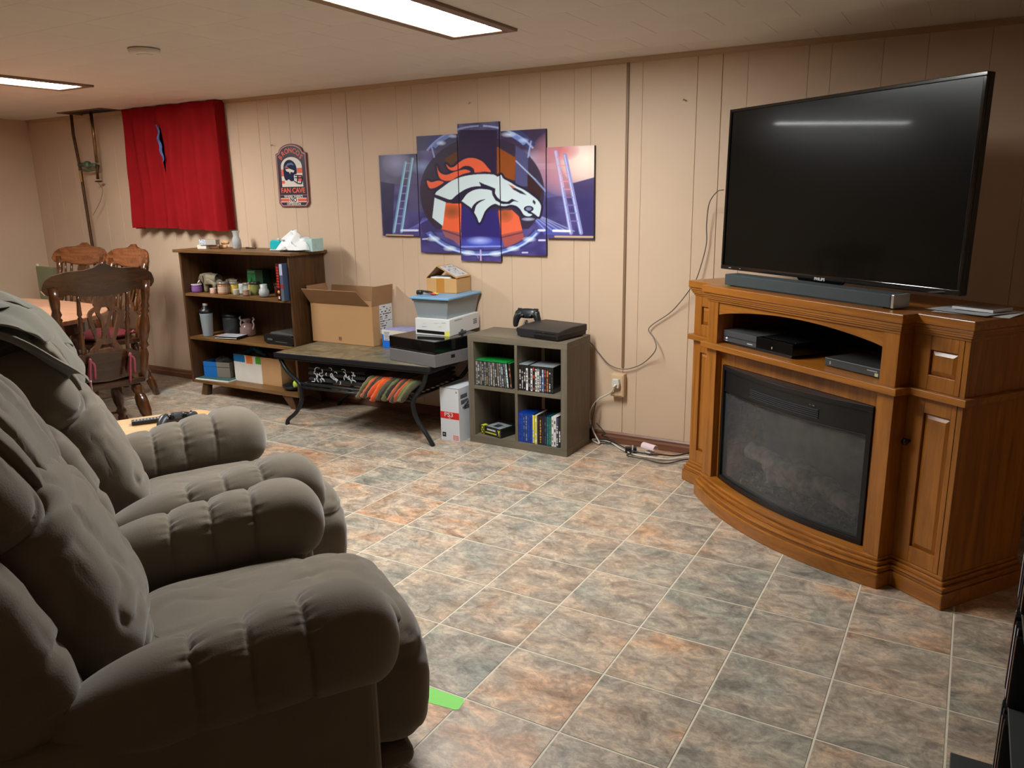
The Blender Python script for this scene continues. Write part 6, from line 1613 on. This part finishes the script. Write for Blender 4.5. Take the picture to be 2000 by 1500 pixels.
# ================================================================== SIDE TABLE, REMOTE, GAMEPAD
A2 = R(62); c2o = Vector((-2.105, 1.94, 0)); Fv = Vector((math.cos(A2), math.sin(A2), 0)); Rv = Vector((math.sin(A2), -math.cos(A2), 0))
def L2(o, xc, yc, z=0): return o + Rv * xc + Fv * yc + Vector((0, 0, z))
c1o = Vector((-1.330, 1.394, 0)); A1R = R(56)
tc_ = L2(c2o, -.70, -.40)
t = thing('end_table', 'light wood side table with rounded corners beyond the far recliner arm', 'table', tc_, A2 - PI / 2)
m_lt = wood('pale_maple', (192, 148, 98), (220, 178, 124), 'Y', rough=.4)
MB().prism(sup(.235, .335, 5.5), .475, .50, 'Z').build('table_top', m_lt, t, bevel=.006, seg=3)
MB().prism(sup(.19, .28, 6), .42, .4745, 'Z').build('apron', m_lt, t)
for sx in (-1, 1):
    for sy in (-1, 1): MB().box(sx * .17 - .02, sx * .17 + .02, sy * .26 - .02, sy * .26 + .02, 0, .42).build('leg', m_lt, t, bevel=.004)
p = atZ(300, 824, .502); 
t = thing('remote_control', 'slim dark remote control lying on the side table', 'remote control', (p.x, p.y, .5005), math.atan2(.115, .075))
MB().box(-.085, .085, -.021, .021, .001, .018).build('body', m_blk, t, bevel=.004, seg=3)
mb = MB()
for i in range(10):
    for j in range(3): mb.box(-.075 + i * .013, -.067 + i * .013, -.014 + j * .0115, -.007 + j * .0115, .018, .0198)
mb.build('buttons', mat('remote_buttons', (150, 152, 150), rough=.4), t)
p = atZ(350, 822, .52)
gamepad('gamepad', 'dark game controller lying on the side table next to the remote', (p.x, p.y, .535), RZ(R(52)) @ RX(R(14)), (40, 42, 46))

# ================================================================== RECLINERS
m_fab = mat('taupe_microfibre', (104, 94, 81), rough=.95, spec=.2, sheen=.30, var=.10, scale=5, bump=.25, bscale=260)
def sgnp(v, e): return math.copysign(abs(v) ** e, v)
def pillow(mb, c, h, e1=.55, e2=.6, M_=None, nu=72, nv=40, groove=None, wr=.006, seed=0, freq=9):
    M_ = M_ or Matrix(); c = Vector(c)
    def fn(u, v):
        a = u * 2 * PI; b_ = (v - .5) * PI
        d = Vector((sgnp(math.cos(a), e2) * abs(math.cos(b_)) ** e1, sgnp(math.sin(a), e2) * abs(math.cos(b_)) ** e1, sgnp(math.sin(b_), e1)))
        p = Vector((d.x * h[0], d.y * h[1], d.z * h[2]))
        k = 1 + noise.noise(p * freq * .5 + Vector((seed, 3, 1))) * wr * 3.2
        k += (1 - abs(noise.noise(Vector((p.x * freq * 1.3, p.y * freq, p.z * freq * 1.6)) + Vector((seed, 0, 9))))) ** 7 * -wr * 2.2
        if groove: k -= groove(d, p)
        return M_ @ (c + p * k)
    mb.grid(fn, nu, nv, cu=True)
    return mb
def gauss(x, s): return math.exp(-(x / s) ** 2)
def arm(t, side):
    """channel-quilted arm: a soft tube nipped in by seams over its crown"""
    seams = [-.385, -.28, -.17]
    y0, y1 = -.66, .035
    xc = .352 * side
    mb = MB()
    def fn(u, v):
        v = v if v < .5 else v
        y = y0 + (y1 - y0) * v
        e = min(1, max(0, (y1 - y)) / .11); f = min(1, max(0, (y - y0)) / .22)
        rnd_ = (1 - (1 - e) ** 2.4) ** .46 * (1 - (1 - f) ** 2.) ** .55
        back = min(1, max(0, (-.10 - y) / .50))
        a = u * 2 * PI; top = max(0, min(1, math.sin(a) + .75))
        nip = sum(gauss(y - s, .006) * .075 + gauss(y - s, .030) * .055 for s in seams) * top
        near = sum(gauss(y - s, .028) for s in seams) * top
        seg_ = sum(1 for s in seams if y > s)
        puck = near * (.05 * noise.noise(Vector((a * 4.2, seg_ * 3.7, side * 2.1))) - .085 * (1 - abs(noise.noise(Vector((a * 9, seg_ * 1.7, side + y * 3))))) ** 4)
        big = 1.07 if y > -.165 else 1.
        r = rnd_ * (1 - nip) * (1 + puck) + .020 * noise.noise(Vector((math.cos(a) * 1.6, math.sin(a) * 1.6, y * 9 + side * 4)))
        hz = (.112 - .022 * back); zt = .632 - .075 * back ** 1.2
        zc = zt - hz - .018 * min(1, max(0, (y + .10) / .13)) ** 2
        hx = (.100 - .010 * back)
        q = Vector((xc + sgnp(math.cos(a), .85) * hx * r * (1.04 if y > -.165 else 1), y, zc + sgnp(math.sin(a), .82) * hz * r * (1 + .06 * (math.sin(a) < 0))))
        return q
    mb.grid(fn, 80, 170, cu=True)
    return mb.build('arm', m_fab, t)
def make_recliner(label, group, loc):
    t = thing('recliner', label, 'recliner', loc, A1R - PI / 2, group)
    MB().box(-.43, -.275, -.74, -.03, .05, .47).build('side_panel', m_fab, t, bevel=.03, seg=4)
    MB().box(.275, .43, -.74, -.03, .05, .47).build('side_panel', m_fab, t, bevel=.03, seg=4)
    MB().box(-.274, .274, -.72, .0, .06, .33).build('base', m_fab, t, bevel=.02, seg=3)
    arm(t, -1); arm(t, 1)
    g_seat = lambda d, p: .055 * gauss(p.y - .16 - .03 * math.sin(p.x * 12), .012) + .045 * gauss(p.x + .05 * math.sin(p.y * 9), .012) * (p.y > .1) + .03 * gauss(abs(p.x) - .17 - p.y * .1, .014)
    pillow(MB(), (0, -.20, .385), (.25, .32, .090), .6, .5, groove=g_seat, seed=2, wr=.020, nu=110, nv=60).build('seat_cushion', m_fab, t)
    pillow(MB(), (0, .052, .25), (.262, .115, .19), .7, .5, RX(0), groove=lambda d, p: .05 * gauss(p.z - .10, .010) * (d.y > 0), seed=5, wr=.014).build('footrest', m_fab, t)
    MB().box(-.25, .25, .0, .10, .045, .10).build('footrest_board', m_fab, t, bevel=.03, seg=4)
    LM = TR(0, -.60, .45) @ RX(R(23)) @ TR(0, .60, -.45)
    pillow(MB(), (0, -.81, .65), (.33, .11, .40), .45, .45, LM, seed=9, wr=.006).build('back_shell', m_fab, t)
    gl = lambda d, p: .075 * gauss(p.z - .10 - .3 * abs(p.x), .014) * (d.y > -.2) + .06 * gauss(p.x - .07 - .28 * (p.z + .1), .014) * (d.y > 0) * (p.z < .12) + .06 * gauss(p.x + .08 + .2 * (p.z + .1), .014) * (d.y > 0) * (p.z < .12)
    pillow(MB(), (0, -.60, .66), (.262, .185, .28), .6, .55, LM, groove=gl, seed=12, wr=.022, nu=130, nv=80, freq=8).build('lumbar_cushion', m_fab, t)
    gh = lambda d, p: sum(.12 * gauss(p.x - q * (1 + .25 * (p.z / .17)), .012) for q in (-.2, -.12, -.04, .05, .13, .21)) * max(0, min(1, d.y + .6))
    pillow(MB(), (0, -.575, .925), (.30, .150, .170), .6, .55, LM, groove=gh, seed=17, wr=.016, nu=200, nv=64, freq=7).build('head_cushion', m_fab, t)
    for sx in (-1, 1):
        pillow(MB(), (sx * .325, -.69, .675), (.095, .165, .245), .65, .75, LM, groove=lambda d, p: .085 * gauss(p.z + .02 + .05 * math.sin(p.y * 10), .010), seed=20 + sx, wr=.020, nu=90, nv=64).build('side_bolster', m_fab, t)
    return t
G_ = 'brown quilted recliners'
r1 = make_recliner('nearer taupe quilted recliner in the foreground', G_, c1o)
r2 = dup(r1, c2o, A2 - PI / 2, 'farther taupe quilted recliner with a grey blanket over its back', G_)

# ---- blanket thrown over the far recliner back
m_bl = mat('fleece_grey', (102, 98, 86), rough=.95, sheen=.25, var=.05, scale=6, bump=.3, bscale=220)
t = thing('throw_blanket', 'grey fleece blanket thrown over the back of the far recliner', 'blanket', (0, 0, 0))
prof = [(-1.16, .62), (-1.18, .78), (-1.15, .90), (-1.08, 1.0), (-.99, 1.05), (-.89, 1.062), (-.80, 1.04), (-.73, .99), (-.68, .93), (-.645, .87), (-.62, .81)]
PB = smooth_pts([(a, b_, 0) for a, b_ in prof], 6)
def blank(th, x0, x1, v0, v1, lift, seed, hem):
    """a soft thick sheet lying over the chair back; the loop runs over its upper face and back under"""
    def fn(u, t_):
        w_ = .5 - .5 * math.cos(2 * PI * t_); w_ = w_ * w_ * (3 - 2 * w_) * .5 + w_ * .5
        side = math.sin(2 * PI * t_); edge = (1 - abs(2 * u - 1) ** 10) ** .5 if 0 < u < 1 else 0
        v = v0 + (hem(u) - v0) * w_
        x = x0 + (x1 - x0) * u
        s = max(0, min(1, v)) * (len(PB) - 1); i = min(int(s), len(PB) - 2); q = PB[i].lerp(PB[i + 1], s - i)
        fold = .016 * math.sin(x * 21 + v * 6 + seed) + .030 * noise.noise(Vector((x * 5.5, v * 4, seed))) + .012 * noise.noise(Vector((x * 17, v * 9, seed)))
        nrm = Vector((q.x + .92, q.y - .76)).normalized(); k = fold + lift + th * side * edge
        return L2(c2o, x + .012 * math.sin(v * 9 + seed), q.x + nrm.x * k, q.y + nrm.y * k)
    return fn
mb = MB(); mb.grid(blank(.010, -.26, .36, .02, .96, .055, 2.2, lambda u: .93 - .10 * u + .035 * math.sin(u * 13)), 90, 96, cv=True); mb.build('cloth', m_bl, t)
mb = MB(); mb.grid(blank(.013, -.20, .37, .10, .8, .080, 7.1, lambda u: .80 - .16 * u + .03 * math.sin(u * 9 + 1)), 80, 80, cv=True); mb.build('upper_layer', m_bl, t)
mb = MB(); mb.grid(blank(.012, -.10, .38, .15, .6, .100, 4.4, lambda u: .64 - .10 * u + .03 * math.sin(u * 11)), 70, 70, cv=True); mb.build('top_fold', m_bl, t)
P_ = L2(c2o, -.15, -.565, .83)
mb = MB(); mb.T = Matrix.Translation(P_) @ RZ(A2 - PI / 2); mb.box(-.012, .012, -.001, .001, -.05, .012); mb.build('care_label', m_paper, t)

# ================================================================== DISC RACK AT THE RIGHT EDGE
t = thing('media_rack', 'tall black rack of film cases cut off by the right edge of the picture', 'rack', (.18, 2.055, 0))
Dp = .30; Ln = .62
boxes('side_panel', [(0, Dp, -.008, 0, 0, 1.25), (0, Dp, -Ln, -Ln + .018, 0, 1.25)], m_blk, t, .001)
MB().box(Dp - .008, Dp, -Ln + .018, -.018, .0, 1.25).build('back_panel', m_blk, t)
for k in range(6): MB().box(0, Dp - .008, -Ln + .018, -.018, .02 + k * .235, .035 + k * .235).build('shelf', mat('rack_shelf', (56, 58, 58), rough=.5), t)
MB().box(-.095, .0, -.10, .02, 0, .012).build('foot_plate', mat('foot_grey', (52, 56, 56), rough=.5), t, bevel=.002)
rnd = random.Random(31); cols = [(170, 168, 176), (40, 36, 40), (190, 186, 180), (110, 60, 40), (30, 30, 34), (150, 120, 90), (90, 90, 110), (196, 196, 200), (120, 40, 36), (60, 70, 80)]
rk_mesh = {}
for lv in range(3):
    y = -.0095
    for k in range(8):
        c = cols[(k * 3 + lv * 2) % len(cols)]; hh = .19 if (k + lv) % 4 else .175
        key = (c, hh)
        if key not in rk_mesh:
            o = MB().box(0, .135, -.0145, 0, 0, hh).build('case', [m_blk], None, bevel=.001); rk_mesh[key] = o.data; bpy.data.objects.remove(o)
        o = thing('film_case', '%s film case from the far end of the black rack, on its %s shelf' % (['first', 'second', 'third', 'fourth', 'fifth', 'sixth', 'seventh', 'eighth'][k], ('lowest', 'second lowest', 'third lowest')[lv]), 'film case', (.18 - .002 - .002 * (k % 3), 2.055 + y, .0355 + lv * .235), 0, 'film cases on the black rack, level %d' % (lv + 1))
        cse = bpy.data.objects.new('case', rk_mesh[key]); C.objects.link(cse); cse.parent = o
        MB().box(-.0008, 0, -.0138, -.0007, .004, hh - .004).build('spine', mat('rackspine_%s' % str(c), c, rough=.35), o)
        y -= .0152
